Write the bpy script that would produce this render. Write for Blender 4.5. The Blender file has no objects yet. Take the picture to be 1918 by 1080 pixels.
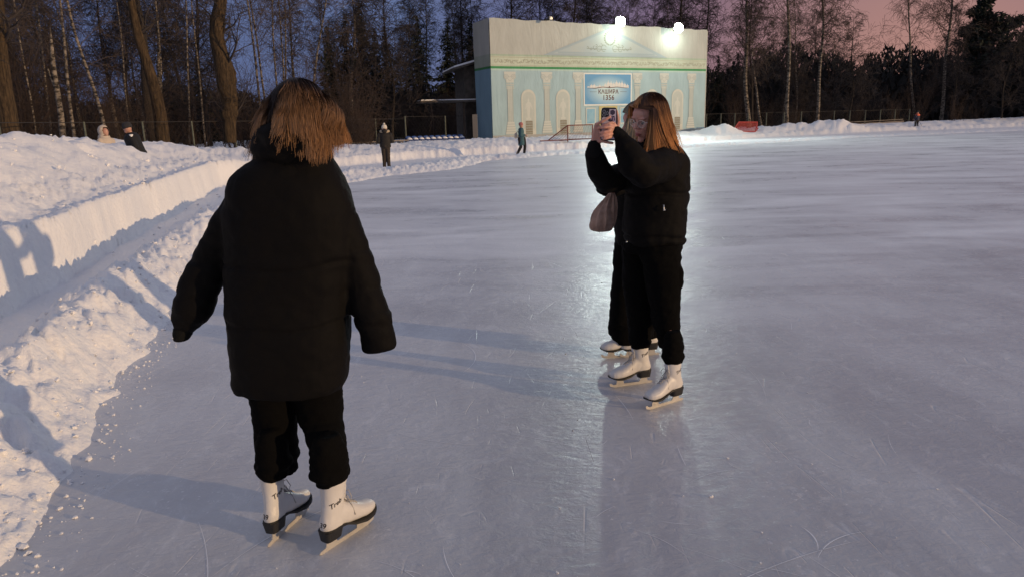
import bpy, math, random
import numpy as np
from mathutils import Vector, Matrix
from mathutils.bvhtree import BVHTree
R = math.radians
scene = bpy.context.scene
# ------------------------------------------------------------------ camera
EYE = 1.55; FPX = 1340.0; PITCH = R(12.9); ROLL = R(1.6)
cam_d = bpy.data.cameras.new('camera'); cam = bpy.data.objects.new('camera', cam_d)
scene.collection.objects.link(cam); scene.camera = cam
cam_d.sensor_width = 36.0; cam_d.lens = 36.0 * FPX / 1918.0
cam_d.clip_start = 0.05; cam_d.clip_end = 3000
cam.matrix_world = Matrix.Translation((0, 0, EYE)) @ Matrix.Rotation(R(90) - PITCH, 4, 'X') @ Matrix.Rotation(-ROLL, 4, 'Z')
# ------------------------------------------------------------------ dusk sky
world = bpy.data.worlds.new('World'); scene.world = world; world.use_nodes = True
nt = world.node_tree; nt.nodes.clear(); L = nt.links
out = nt.nodes.new('ShaderNodeOutputWorld'); bg = nt.nodes.new('ShaderNodeBackground')
sky = nt.nodes.new('ShaderNodeTexSky'); sky.sky_type = 'NISHITA'; sky.sun_disc = False
sky.sun_elevation = R(1.0); sky.sun_rotation = R(30); sky.dust_density = 2.0; sky.ozone_density = 3.0
tc = nt.nodes.new('ShaderNodeTexCoord'); nrm = nt.nodes.new('ShaderNodeVectorMath'); nrm.operation = 'NORMALIZE'
L.new(tc.outputs['Generated'], nrm.inputs[0])
def wdot(v):
    d = nt.nodes.new('ShaderNodeVectorMath'); d.operation = 'DOT_PRODUCT'; d.inputs[1].default_value = v
    L.new(nrm.outputs[0], d.inputs[0]); return d.outputs['Value']
def wramp(val, stops):
    r = nt.nodes.new('ShaderNodeValToRGB'); L.new(val, r.inputs[0]); e = r.color_ramp.elements
    e[0].position, e[0].color = stops[0][0], (*stops[0][1], 1)
    e[1].position, e[1].color = stops[-1][0], (*stops[-1][1], 1)
    for p, c in stops[1:-1]:
        x = e.new(p); x.color = (*c, 1)
    return r.outputs[0]
A_W = R(29)
# after-sunset glow low in the west (ahead and to the right), blue dusk away from it, paler overhead
horiz = wramp(wdot((math.sin(A_W), math.cos(A_W), 0.05)), [(0.0, (.13, .14, .22)), (.5, (.09, .12, .25)), (.80, (.11, .15, .30)), (.90, (.115, .12, .24)), (.955, (.18, .12, .19)), (.985, (.27, .155, .18)), (1.0, (.33, .185, .185))])
up = nt.nodes.new('ShaderNodeSeparateXYZ'); L.new(nrm.outputs[0], up.inputs[0])
upm = nt.nodes.new('ShaderNodeMapRange'); upm.inputs[1].default_value = .14; upm.inputs[2].default_value = .75
L.new(up.outputs[2], upm.inputs[0])
mx = nt.nodes.new('ShaderNodeMix'); mx.data_type = 'RGBA'; L.new(upm.outputs[0], mx.inputs[0]); L.new(horiz, mx.inputs[6])
mx.inputs[7].default_value = (.315, .33, .42, 1)
sc_ = nt.nodes.new('ShaderNodeMix'); sc_.data_type = 'RGBA'; sc_.blend_type = 'ADD'; sc_.inputs[0].default_value = .12
L.new(mx.outputs[2], sc_.inputs[6]); L.new(sky.outputs[0], sc_.inputs[7])
L.new(sc_.outputs[2], bg.inputs[0]); bg.inputs[1].default_value = 1.0
# the sky texture radiance is scaled to its usual low strength through the mix factor below
sc_.inputs[0].default_value = .012
L.new(bg.outputs[0], out.inputs[0])
# ------------------------------------------------------------------ low warm parallel light from the right, standing in for unseen sodium floodlights
FLOOD_DIR = Vector((0.905, -0.425, math.tan(R(6.8)))).normalized()
sd = bpy.data.lights.new('flood_sun', 'SUN'); sd.energy = 2.55; sd.color = (1.0, .675, .36); sd.angle = R(.6)
flood_sun = bpy.data.objects.new('flood_sun', sd); scene.collection.objects.link(flood_sun)
flood_sun.rotation_euler = FLOOD_DIR.to_track_quat('Z', 'Y').to_euler()
scene.view_settings.view_transform = 'Standard'; scene.view_settings.look = 'None'
scene.view_settings.exposure = 0.0; scene.view_settings.gamma = 1.0
scene.cycles.max_bounces = 5; scene.cycles.diffuse_bounces = 2; scene.cycles.glossy_bounces = 3
scene.cycles.sample_clamp_indirect = 3.0
# ------------------------------------------------------------------ projection helpers (where a thing of the photo stands)
def ray(px, py):
    x = px - 959.0; y = 540.0 - py; c, s = math.cos(ROLL), math.sin(ROLL)
    xr = x * c + y * s; yr = -x * s + y * c
    return np.array([xr, FPX * math.cos(PITCH) + yr * math.sin(PITCH), yr * math.cos(PITCH) - FPX * math.sin(PITCH)])
def at(px, py, Y):
    d = ray(px, py); return np.array([0, 0, EYE]) + d * (Y / d[1])
def ground(px, py, z=0.0):
    d = ray(px, py); return np.array([0, 0, EYE]) + d * ((z - EYE) / d[2])
# ------------------------------------------------------------------ noise
def _hash(ix, iy, iz, seed):
    n = (ix.astype(np.int64) * 374761393 + iy.astype(np.int64) * 668265263 + iz.astype(np.int64) * 2147483647 + seed * 974711) & 0xffffffff
    n = ((n ^ (n >> 13)) * 1274126177) & 0xffffffff
    n = (n ^ (n >> 16)) * 2246822519 & 0xffffffff
    return ((n ^ (n >> 15)) & 0xffffff) / float(0xffffff)
def vnoise(x, y, z=None, seed=0):
    x = np.asarray(x, float); y = np.asarray(y, float); z = np.zeros_like(x) if z is None else np.asarray(z, float)
    ix, iy, iz = np.floor(x), np.floor(y), np.floor(z)
    fx, fy, fz = x - ix, y - iy, z - iz
    fx, fy, fz = [f * f * f * (f * (f * 6 - 15) + 10) for f in (fx, fy, fz)]
    r = 0
    for dx in (0, 1):
        for dy in (0, 1):
            for dz in (0, 1):
                w = (fx if dx else 1 - fx) * (fy if dy else 1 - fy) * (fz if dz else 1 - fz)
                r = r + w * _hash(ix + dx, iy + dy, iz + dz, seed)
    return r * 2 - 1
def fbm(x, y, z=None, o=4, seed=0, gain=.5):
    a, s, r, t = 1.0, 1.0, 0, 0
    for k in range(o):
        r = r + a * vnoise(x * s, y * s, None if z is None else z * s, seed + k * 17); t += a; a *= gain; s *= 2.03
    return r / t
def sstep(a, b, x):
    t = np.clip((x - a) / (b - a), 0, 1); return t * t * (3 - 2 * t)
# ------------------------------------------------------------------ materials
MATS = {}
def nodemat(name, col, rough=.7, spec=.5, noise=None, bump=None, metallic=0.0, sheen=0.0, emit=None):
    """noise=(scale, colour2, amount); bump=(scale, strength, distance)"""
    if name in MATS: return MATS[name]
    m = bpy.data.materials.new(name); m.use_nodes = True; t = m.node_tree; b = t.nodes['Principled BSDF']
    b.inputs['Roughness'].default_value = rough; b.inputs['Metallic'].default_value = metallic
    b.inputs['Specular IOR Level'].default_value = spec
    b.inputs['Sheen Weight'].default_value = sheen
    b.inputs['Base Color'].default_value = (*col, 1)
    tcn = t.nodes.new('ShaderNodeTexCoord')
    if noise:
        n = t.nodes.new('ShaderNodeTexNoise'); n.inputs['Scale'].default_value = noise[0]; n.inputs['Detail'].default_value = 5
        t.links.new(tcn.outputs['Object'], n.inputs[0])
        r = t.nodes.new('ShaderNodeMapRange'); r.inputs[1].default_value = .35; r.inputs[2].default_value = .65; r.inputs[4].default_value = noise[2]
        t.links.new(n.outputs[0], r.inputs[0])
        x = t.nodes.new('ShaderNodeMix'); x.data_type = 'RGBA'; x.inputs[6].default_value = (*col, 1); x.inputs[7].default_value = (*noise[1], 1)
        t.links.new(r.outputs[0], x.inputs[0]); t.links.new(x.outputs[2], b.inputs['Base Color'])
    if bump:
        n = t.nodes.new('ShaderNodeTexNoise'); n.inputs['Scale'].default_value = bump[0]; n.inputs['Detail'].default_value = 6
        t.links.new(tcn.outputs['Object'], n.inputs[0])
        bp = t.nodes.new('ShaderNodeBump'); bp.inputs['Strength'].default_value = bump[1]; bp.inputs['Distance'].default_value = bump[2]
        t.links.new(n.outputs[0], bp.inputs['Height']); t.links.new(bp.outputs[0], b.inputs['Normal'])
    if emit:
        b.inputs['Emission Color'].default_value = (*emit[0], 1); b.inputs['Emission Strength'].default_value = emit[1]
    MATS[name] = m; return m
# ------------------------------------------------------------------ mesh helpers
C = scene.collection.objects
def obj(name, v, f, mat=None, parent=None, smooth=False, loc=None, base=None, mats=None, mi=None):
    """one mesh object; base: world point subtracted from the vertices"""
    v = np.asarray(v, float).reshape(-1, 3)
    if base is not None: v = v - np.asarray(base, float)
    me = bpy.data.meshes.new(name)
    if isinstance(f, np.ndarray) and f.ndim == 2:
        nf, k = f.shape
        me.vertices.add(len(v)); me.vertices.foreach_set('co', v.ravel().astype(np.float32))
        me.loops.add(nf * k); me.loops.foreach_set('vertex_index', f.ravel().astype(np.int32))
        me.polygons.add(nf); me.polygons.foreach_set('loop_start', np.arange(0, nf * k, k, dtype=np.int32))
        me.update(calc_edges=True)
    else:
        me.from_pydata([tuple(p) for p in v], [], [tuple(int(i) for i in q) for q in f]); me.update()
    for m in (mats or ([mat] if mat else [])): me.materials.append(m)
    if mi is not None: me.polygons.foreach_set('material_index', np.asarray(mi, dtype=np.int32))
    if smooth: me.polygons.foreach_set('use_smooth', np.ones(len(me.polygons), dtype=bool))
    me.update()
    o = bpy.data.objects.new(name, me); C.link(o)
    if parent is not None: o.parent = parent
    if loc is not None: o.location = loc
    return o
def empty(name, loc=(0, 0, 0), rz=0.0, parent=None):
    o = bpy.data.objects.new(name, None); o.empty_display_size = .1; C.link(o); o.location = loc; o.rotation_euler = (0, 0, rz)
    if parent is not None: o.parent = parent
    return o
def tag(o, label=None, cat=None, group=None, kind=None):
    if label: o['label'] = label
    if cat: o['category'] = cat
    if group: o['group'] = group
    if kind: o['kind'] = kind
    return o
class MB:
    """collects shapes into one mesh"""
    def __init__(s): s.v = []; s.f = []; s.m = []; s.cur = 0
    def add(s, v, f):
        o = len(s.v); s.v += [tuple(map(float, p)) for p in v]; s.f += [tuple(int(i) + o for i in q) for q in f]; s.m += [s.cur] * len(f); return s
    def box(s, c, d, rz=0.0):
        cx, cy, cz = c; dx, dy, dz = d[0] / 2, d[1] / 2, d[2] / 2; q = []
        for z in (-dz, dz):
            for x, y in ((-dx, -dy), (dx, -dy), (dx, dy), (-dx, dy)):
                q.append((cx + x * math.cos(rz) - y * math.sin(rz), cy + x * math.sin(rz) + y * math.cos(rz), cz + z))
        return s.add(q, [(3, 2, 1, 0), (4, 5, 6, 7), (0, 1, 5, 4), (1, 2, 6, 5), (2, 3, 7, 6), (3, 0, 4, 7)])
    def tube(s, pts, r, n=8, caps=True):
        v, f = tube(pts, r, n, caps); return s.add(v, f)
    def prism(s, poly, y0, y1):
        """polygon given in x,z extruded along y"""
        n = len(poly); v = [(x, y0, z) for x, z in poly] + [(x, y1, z) for x, z in poly]
        f = [tuple(range(n)), tuple(range(2 * n - 1, n - 1, -1))] + [(i, i + n, (i + 1) % n + n, (i + 1) % n) for i in range(n)]
        return s.add(v, f)
    def flat(s, poly, y=0.0): return s.add([(x, y, z) for x, z in poly], [tuple(range(len(poly)))])
    def build(s, name, mat=None, parent=None, smooth=False, base=None, mats=None, loc=None):
        return obj(name, s.v, s.f, mat, parent, smooth, base=base, mats=mats, mi=s.m if mats else None, loc=loc)
def frame_of(d):
    d = np.asarray(d, float); d = d / (np.linalg.norm(d) + 1e-12)
    a = np.array([0, 0, 1.0]) if abs(d[2]) < .9 else np.array([1.0, 0, 0])
    u = np.cross(a, d); u /= np.linalg.norm(u); return u, np.cross(d, u), d
def tube(pts, r, n=8, caps=True):
    pts = np.asarray(pts, float); m = len(pts); r = np.ones(m) * r if np.isscalar(r) else np.asarray(r, float)
    v = []; u = None
    for i in range(m):
        d = pts[min(i + 1, m - 1)] - pts[max(i - 1, 0)]
        if u is None: u, w, d = frame_of(d)
        else:
            d = d / (np.linalg.norm(d) + 1e-12); u = u - d * np.dot(u, d); u /= np.linalg.norm(u) + 1e-12; w = np.cross(d, u)
        for k in range(n):
            a = 2 * math.pi * k / n; v.append(pts[i] + r[i] * (u * math.cos(a) + w * math.sin(a)))
    f = [(i * n + k, i * n + (k + 1) % n, (i + 1) * n + (k + 1) % n, (i + 1) * n + k) for i in range(m - 1) for k in range(n)]
    if caps: f += [tuple(range(n - 1, -1, -1)), tuple(range((m - 1) * n, m * n))]
    return v, f
def segs_mesh(P0, P1, R0, R1, k=3):
    """many separate tapered prisms at once"""
    P0, P1 = np.asarray(P0), np.asarray(P1); R0, R1 = np.asarray(R0)[:, None], np.asarray(R1)[:, None]
    d = P1 - P0; d = d / (np.linalg.norm(d, axis=1, keepdims=True) + 1e-9)
    a = np.where(np.abs(d[:, 2:3]) < .9, np.array([[0, 0, 1.0]]), np.array([[1.0, 0, 0]]))
    u = np.cross(a, d); u /= np.linalg.norm(u, axis=1, keepdims=True); w = np.cross(d, u); n = len(P0)
    V = np.empty((n, 2 * k, 3))
    for j in range(k):
        o = u * math.cos(2 * math.pi * j / k) + w * math.sin(2 * math.pi * j / k)
        V[:, j] = P0 + o * R0; V[:, k + j] = P1 + o * R1
    base = (np.arange(n) * 2 * k)[:, None]
    F = np.concatenate([base + np.array([[j, (j + 1) % k, k + (j + 1) % k, k + j]]) for j in range(k)], 0)
    return V.reshape(-1, 3), F
def ring_loft(rings, n=24, caps=True):
    """rings: (centre, axis a, axis b[, power])"""
    v = []
    for rg in rings:
        c, a, b = [np.asarray(q, float) for q in rg[:3]]; p = rg[3] if len(rg) > 3 else 2.0
        for k in range(n):
            t = 2 * math.pi * k / n; ct, st = math.cos(t), math.sin(t)
            v.append(c + a * math.copysign(abs(ct) ** (2 / p), ct) + b * math.copysign(abs(st) ** (2 / p), st))
    m = len(rings)
    f = [(i * n + k, i * n + (k + 1) % n, (i + 1) * n + (k + 1) % n, (i + 1) * n + k) for i in range(m - 1) for k in range(n)]
    if caps: f += [tuple(range(n - 1, -1, -1)), tuple(range((m - 1) * n, m * n))]
    return v, f
def ball(c, r, n=12, m=8):
    """ellipsoid; r scalar or 3 radii"""
    r = np.ones(3) * r if np.isscalar(r) else np.asarray(r, float); v = [np.array([0, 0, -1.0])]
    for i in range(1, m):
        p = -math.pi / 2 + math.pi * i / m
        v += [np.array([math.cos(p) * math.cos(2 * math.pi * k / n), math.cos(p) * math.sin(2 * math.pi * k / n), math.sin(p)]) for k in range(n)]
    v.append(np.array([0, 0, 1.0])); f = [(0, 1 + (k + 1) % n, 1 + k) for k in range(n)]
    for i in range(m - 2):
        f += [(1 + i * n + k, 1 + i * n + (k + 1) % n, 1 + (i + 1) * n + (k + 1) % n, 1 + (i + 1) * n + k) for k in range(n)]
    l = len(v) - 1; f += [(l, 1 + (m - 2) * n + k, 1 + (m - 2) * n + (k + 1) % n) for k in range(n)]
    return [q * r + np.asarray(c, float) for q in v], f
def limb(mb, pts, rad, n=12):
    """capsule chain: tapered tube with round joints, to be fused"""
    for i in range(len(pts) - 1):
        v, f = tube([pts[i], pts[i + 1]], [rad[i], rad[i + 1]], n); mb.add(v, f)
    for p, r in zip(pts, rad):
        v, f = ball(p, r, n, 8); mb.add(v, f)
def fuse(mb, voxel, smooth=2, disp=None):
    """voxel union of the overlapping closed shapes of mb; returns verts, quads"""
    me = bpy.data.meshes.new('tmp'); me.from_pydata(mb.v, [], mb.f); me.update()
    o = bpy.data.objects.new('tmp', me); C.link(o)
    md = o.modifiers.new('r', 'REMESH'); md.mode = 'VOXEL'; md.voxel_size = voxel; md.adaptivity = 0
    dg = bpy.context.evaluated_depsgraph_get(); dg.update()
    ev = bpy.data.meshes.new_from_object(o.evaluated_get(dg))
    nv = len(ev.vertices); V = np.empty(nv * 3, np.float32); ev.vertices.foreach_get('co', V); V = V.reshape(-1, 3).astype(float)
    E = np.empty(len(ev.edges) * 2, np.int32); ev.edges.foreach_get('vertices', E); E = E.reshape(-1, 2)
    deg = np.zeros(nv); np.add.at(deg, E[:, 0], 1); np.add.at(deg, E[:, 1], 1); deg = np.maximum(deg, 1)
    for k in range(smooth):
        for lam in (.5, -.52):
            S = np.zeros_like(V); np.add.at(S, E[:, 0], V[E[:, 1]]); np.add.at(S, E[:, 1], V[E[:, 0]])
            V = V + lam * (S / deg[:, None] - V)
    F = [tuple(p.vertices) for p in ev.polygons]
    bpy.data.objects.remove(o); bpy.data.meshes.remove(me)
    if disp is not None:
        ev.vertices.foreach_set('co', V.ravel().astype(np.float32)); ev.update()
        N = np.empty(nv * 3, np.float32); ev.vertices.foreach_get('normal', N); N = N.reshape(-1, 3).astype(float)
        V = V + N * disp(V)[:, None]
    bpy.data.meshes.remove(ev)
    Q = np.array([q for q in F if len(q) == 4]);
    if len(Q) == len(F): F = Q
    return V, F
def text_mesh(s, size, ext=0.0, shear=0.0, align='CENTER', space=1.0, bold=0.0):
    cu = bpy.data.curves.new('t', 'FONT'); cu.body = s; cu.size = size; cu.extrude = ext; cu.align_x = align; cu.shear = shear; cu.space_character = space
    cu.resolution_u = 3; cu.offset = bold
    o = bpy.data.objects.new('t', cu); C.link(o); dg = bpy.context.evaluated_depsgraph_get(); dg.update()
    me = bpy.data.meshes.new_from_object(o.evaluated_get(dg)); v = np.array([tuple(q.co) for q in me.vertices]); f = [tuple(p.vertices) for p in me.polygons]
    bpy.data.objects.remove(o); bpy.data.curves.remove(cu); bpy.data.meshes.remove(me); return v, f
# ================================================================== the ground: snow sheet with the rink let into it
EDGE = np.array([(-1.2, -8), (-1.5, 0), (-2.0, 2.48), (-2.19, 3.2), (-2.73, 4.77), (-3.05, 6.1), (-3.53, 8.34), (-4.2, 13), (-4.9, 21.0), (-3.9, 24), (-2.0, 26.6), (-.8, 32.4), (3, 36.2), (11.2, 41.4), (24, 50.4), (39.6, 56), (70, 66), (130, 72)], float)
#            ridge distance, ridge height, wall distance, wall height, plateau height, plateau rise length, ground behind
PAR = np.array([(.45, .30, 1.3, .68, 1.40, 1.8, .15)] * 2 + [(.45, .30, 1.35, .68, 1.42, 1.8, .15), (.45, .30, 1.35, .68, 1.42, 1.8, .15), (.45, .30, 1.38, .68, 1.42, 1.8, .15), (.5, .30, 1.42, .68, 1.42, 1.8, .15), (.6, .30, 1.5, .68, 1.4, 2.0, .15),
                (.95, .28, 2.1, .70, 1.3, 2.4, .2), (1.2, .26, 3.4, .72, 1.10, 3.0, .3), (1.3, .2, 5.5, .52, .78, 3, .3), (1.1, .16, 6.5, .38, .54, 3.0, .3), (.9, .14, 4.5, .4, .6, 3.0, .42), (.7, .08, 4.5, .4, .6, 3.0, .45),
                (.7, .06, 5.0, .35, .55, 4.0, .48), (1.0, .05, 7.0, .30, .50, 4, .45), (1.0, .05, 9.0, .32, .55, 4, .45), (1, .05, 10, .35, .75, 4, .5), (1, .05, 10, .35, .8, 4, .5)], float)
def edge_dist(x, y):
    """signed distance to the rink edge (positive outside) and the interpolated parameters"""
    best = np.full(x.shape, 1e9); sgn = np.ones(x.shape); par = np.zeros(x.shape + (7,))
    for i in range(len(EDGE) - 1):
        a, b = EDGE[i], EDGE[i + 1]; d = b - a; l2 = d @ d
        t = np.clip(((x - a[0]) * d[0] + (y - a[1]) * d[1]) / l2, 0, 1)
        qx, qy = a[0] + t * d[0], a[1] + t * d[1]; dd = np.hypot(x - qx, y - qy)
        cr = d[0] * (y - a[1]) - d[1] * (x - a[0]); m = dd < best
        best = np.where(m, dd, best); sgn = np.where(m, np.where(cr > 0, 1, -1), sgn)
        pp = PAR[i] * (1 - t[..., None]) + PAR[i + 1] * t[..., None]; par = np.where(m[..., None], pp, par)
    return best * sgn, par
HEAPS = [(1345, 240, 57, .42, 1.3), (1368, 243, 57, .22, 1.0), (1483, 232, 62, .42, 1.3), (1530, 238, 62, .30, 1.4), (1562, 236, 62, .55, 1.5), (1590, 238, 63, .30, 2.0), (1440, 240, 60, .28, 1.6), (1660, 236, 64, .12, 2.0)]
HEAPS = [(*at(a, b, c)[:2], h, w) for a, b, c, h, w in HEAPS]
def terrain(x, y):
    wob = .10 * fbm(x * 1.1, y * 1.1, o=3, seed=3) + .05 * fbm(x * 5, y * 5, o=2, seed=9)
    d, p = edge_dist(x, y); far = sstep(12, 40, y); d = d + .07 * (1 - far) + wob * (1 + 1.3 * far)
    rd, rh, wd, wh, ph, pl, bh = [p[..., k] for k in range(7)]
    lum = fbm(x * .9, y * .9, o=3, seed=21); clump = np.abs(fbm(x * 5.5, y * 5.5, o=3, seed=31)); fine = fbm(x * 16, y * 16, o=3, seed=41)
    h = np.full(x.shape, -.06)
    up = sstep(-.08, .06, d)
    ridge = rh * (1 + .35 * lum) * sstep(0, 1, d / rd) * (1 - sstep(rd, rd + (wd - rd) * .55 + .05, d))
    ww = .16 + .12 * far * 8
    ww = .14 + .42 * far
    d0w = d - .6 * wob * (1 - far); wd2 = wd + .10 * fbm(x * .5, y * .5, o=2, seed=51) + .012 * fine
    wall = wh * sstep(wd2, wd2 + ww, d0w)
    pd = d0w - wd2 - ww
    ridges = 1 - np.abs(fbm(x * .55, y * .40, o=3, seed=61)) * 2.4
    ridges2 = 1 - np.abs(fbm(x * 1.3 + 4, y * 1.1, o=3, seed=67)) * 2.2
    onpl = sstep(.3, 2.0, pd)
    plat = (ph - wh) * sstep(0, 1, pd / pl) + onpl * (.24 * ridges + .13 * ridges2 * (1 - .5 * far) + .06 * np.abs(fbm(x * 3.1, y * 3.1, o=3, seed=88))) * (1 - .6 * far) - .07 * (1 - sstep(.0, .35, np.abs(pd - .30))) * (pd > 0) + .05 * lum * sstep(0, .5, pd)
    cr2 = .05 + .16 * (1 - sstep(0, .5, np.abs(pd - .55))) * (pd > 0)
    back = sstep(pl + 2.5, pl + 5.5, pd)
    tot = .03 * up + ridge + wall + plat * (pd > 0)
    tot = tot * (1 - back) + (bh + .06 * lum) * back
    rough = np.clip(.3 + 1.2 * np.exp(-((d - rd) / (rd * .9 + .05)) ** 2) + 1.3 * np.exp(-((pd - .55) / .55) ** 2) + .12 * onpl, 0, 1.6)
    onwall = (d > wd2 - .05) & (pd < .02) & (far < .5)
    rough = np.where((far > .5) & (d > wd2 - .5), 1.0, rough); rough = np.where(onwall, .12, rough); rough = np.where((d > rd * 1.9) & (d < wd2 - .05), .35 - .15 * far, rough)
    tot = tot + up * rough * (.085 * (clump - .18) + .022 * fine) * (1 - back * .6)
    for hx, hy, hh, hw in HEAPS:
        rr = np.hypot(x - hx, (y - hy)); tot = tot + hh * np.exp(-(rr / hw) ** 2) * (1 + .5 * fbm(x * 1.7, y * 1.7, o=3, seed=71))
    away = sstep(90, 400, np.hypot(x, y)); tot = tot * (1 - away) + .5 * away
    h = h * (1 - up) + tot * up + .0
    return h, d
az = np.concatenate([np.linspace(-180, -48, 45)[:-1], np.linspace(-48, 44, 900), np.linspace(44, 180, 46)[1:]])
rr_ = np.concatenate([[.25, .7], np.geomspace(1.2, 900, 690)])
AZ, RR = np.meshgrid(np.radians(az), rr_); GX = RR * np.sin(AZ); GY = RR * np.cos(AZ)
GZ, GD = terrain(GX, GY)
na, nr = len(az), len(rr_); idx = np.arange(na * nr).reshape(nr, na)
GF = np.stack([idx[:-1, :-1], idx[:-1, 1:], idx[1:, 1:], idx[1:, :-1]], -1).reshape(-1, 4)
keep = (GD.ravel()[GF] > -.6).any(1) | (RR.ravel()[GF].max(1) < 0)
m = bpy.data.materials.new('snow'); m.use_nodes = True; t = m.node_tree; b = t.nodes['Principled BSDF']
b.inputs['Roughness'].default_value = .65; b.inputs['Specular IOR Level'].default_value = .25
tcn = t.nodes.new('ShaderNodeTexCoord')
n1 = t.nodes.new('ShaderNodeTexNoise'); n1.inputs['Scale'].default_value = 1.3; n1.inputs['Detail'].default_value = 6; t.links.new(tcn.outputs['Object'], n1.inputs[0])
rp = t.nodes.new('ShaderNodeMix'); rp.data_type = 'RGBA'; rp.inputs[6].default_value = (.78, .78, .80, 1); rp.inputs[7].default_value = (.88, .88, .89, 1)
t.links.new(n1.outputs[0], rp.inputs[0]); t.links.new(rp.outputs[2], b.inputs['Base Color'])
n2 = t.nodes.new('ShaderNodeTexNoise'); n2.inputs['Scale'].default_value = 17; n2.inputs['Detail'].default_value = 7; n2.inputs['Roughness'].default_value = .6; t.links.new(tcn.outputs['Object'], n2.inputs[0])
bp = t.nodes.new('ShaderNodeBump'); bp.inputs['Strength'].default_value = .55; bp.inputs['Distance'].default_value = .045
t.links.new(n2.outputs[0], bp.inputs['Height']); t.links.new(bp.outputs[0], b.inputs['Normal'])
M_SNOW = m; MATS['snow'] = m
snow = obj('snow_ground', np.stack([GX, GY, GZ], -1), GF, M_SNOW, smooth=True); tag(snow, kind='structure')
# ------------------------------------------------------------------ the ice
m = bpy.data.materials.new('ice'); m.use_nodes = True; t = m.node_tree; b = t.nodes['Principled BSDF']; lk = t.links
b.inputs['IOR'].default_value = 1.31; b.inputs['Coat Weight'].default_value = .55; b.inputs['Coat IOR'].default_value = 1.31
tcn = t.nodes.new('ShaderNodeTexCoord'); P = tcn.outputs['Object']
def N(kind, **kw):
    n = t.nodes.new(kind)
    for k, v in kw.items():
        if k.startswith('i_'): n.inputs[k[2:].replace('_', ' ')].default_value = v
        else: setattr(n, k, v)
    return n
def mapping(rot, scale):
    mp = N('ShaderNodeMapping'); mp.inputs['Rotation'].default_value[2] = rot; mp.inputs['Scale'].default_value = scale; lk.new(P, mp.inputs[0]); return mp.outputs[0]
def tnoise(vec, scale, detail=5, rough=.6, dist=0.0):
    n = N('ShaderNodeTexNoise'); n.inputs['Scale'].default_value = scale; n.inputs['Detail'].default_value = detail; n.inputs['Roughness'].default_value = rough
    n.inputs['Distortion'].default_value = dist; lk.new(vec, n.inputs[0]); return n.outputs[0]
def rng(v, a, b_, c=0.0, d=1.0):
    r = N('ShaderNodeMapRange'); r.inputs[1].default_value = a; r.inputs[2].default_value = b_; r.inputs[3].default_value = c; r.inputs[4].default_value = d
    lk.new(v, r.inputs[0]); return r.outputs[0]
def mth(op, a, b_=None):
    n = N('ShaderNodeMath', operation=op)
    for i, q in enumerate((a, b_)):
        if q is None: continue
        if isinstance(q, (int, float)): n.inputs[i].default_value = q
        else: lk.new(q, n.inputs[i])
    return n.outputs[0]
def mixc(fac, a, b_):
    x = N('ShaderNodeMix', data_type='RGBA')
    if isinstance(fac, float): x.inputs[0].default_value = fac
    else: lk.new(fac, x.inputs[0])
    for i, q in ((6, a), (7, b_)):
        if isinstance(q, tuple): x.inputs[i].default_value = (*q, 1)
        else: lk.new(q, x.inputs[i])
    return x.outputs[2]
big = rng(tnoise(mapping(.5, (.35, .12, 1)), 1.0, 4, .55, .6), .40, .66)
mid = rng(tnoise(mapping(.6, (1.2, .35, 1)), 1.6, 6, .65, .8), .42, .72)
frost = rng(tnoise(P, 9.0, 8, .72), .56, .74)
clus = rng(tnoise(P, 1.1, 3, .5), .45, .62)
crumbs = rng(tnoise(P, 42.0, 3, .6), .62, .72)
blot = rng(tnoise(mapping(.9, (1.0, .6, 1)), 5.5, 8, .75, 1.2), .53, .70)
def scratch(rot, sx, sy, th, seed):
    """thin long skate cuts: stretched noise bands, broken up by a second noise"""
    v = mapping(rot, (sx, sy, 1)); w = N('ShaderNodeVectorMath', operation='ADD'); lk.new(v, w.inputs[0]); w.inputs[1].default_value = (seed, seed * 1.7, 0)
    n = tnoise(w.outputs[0], 1.0, 0, .5, .0); a = mth('ABSOLUTE', mth('SUBTRACT', n, .5)); line = rng(a, 0.0, th, 1.0, 0.0)
    g = rng(tnoise(P, .9 + seed * .03, 4, .7), .56, .64); return mth('MULTIPLY', line, g)
s1 = scratch(.35, 3.2, .45, .006, 3.0); s2 = scratch(-.9, 2.6, .4, .005, 7.0); s3 = scratch(1.25, 2.9, .4, .005, 13.0); s4 = scratch(2.2, 4.5, .7, .007, 29.0)
scr = mth('MAXIMUM', mth('MAXIMUM', s1, s2), mth('MAXIMUM', s3, s4))
col = mixc(big, (.385, .385, .41), (.56, .56, .585))
col = mixc(mth('MULTIPLY', mid, .55), col, (.66, .68, .69))
white = mth('MAXIMUM', mth('MULTIPLY', blot, .42), mth('MAXIMUM', mth('MULTIPLY', frost, mth('MULTIPLY', clus, .75)), mth('MAXIMUM', mth('MULTIPLY', scr, .45), mth('MULTIPLY', crumbs, mth('MULTIPLY', clus, .8)))))
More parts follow.
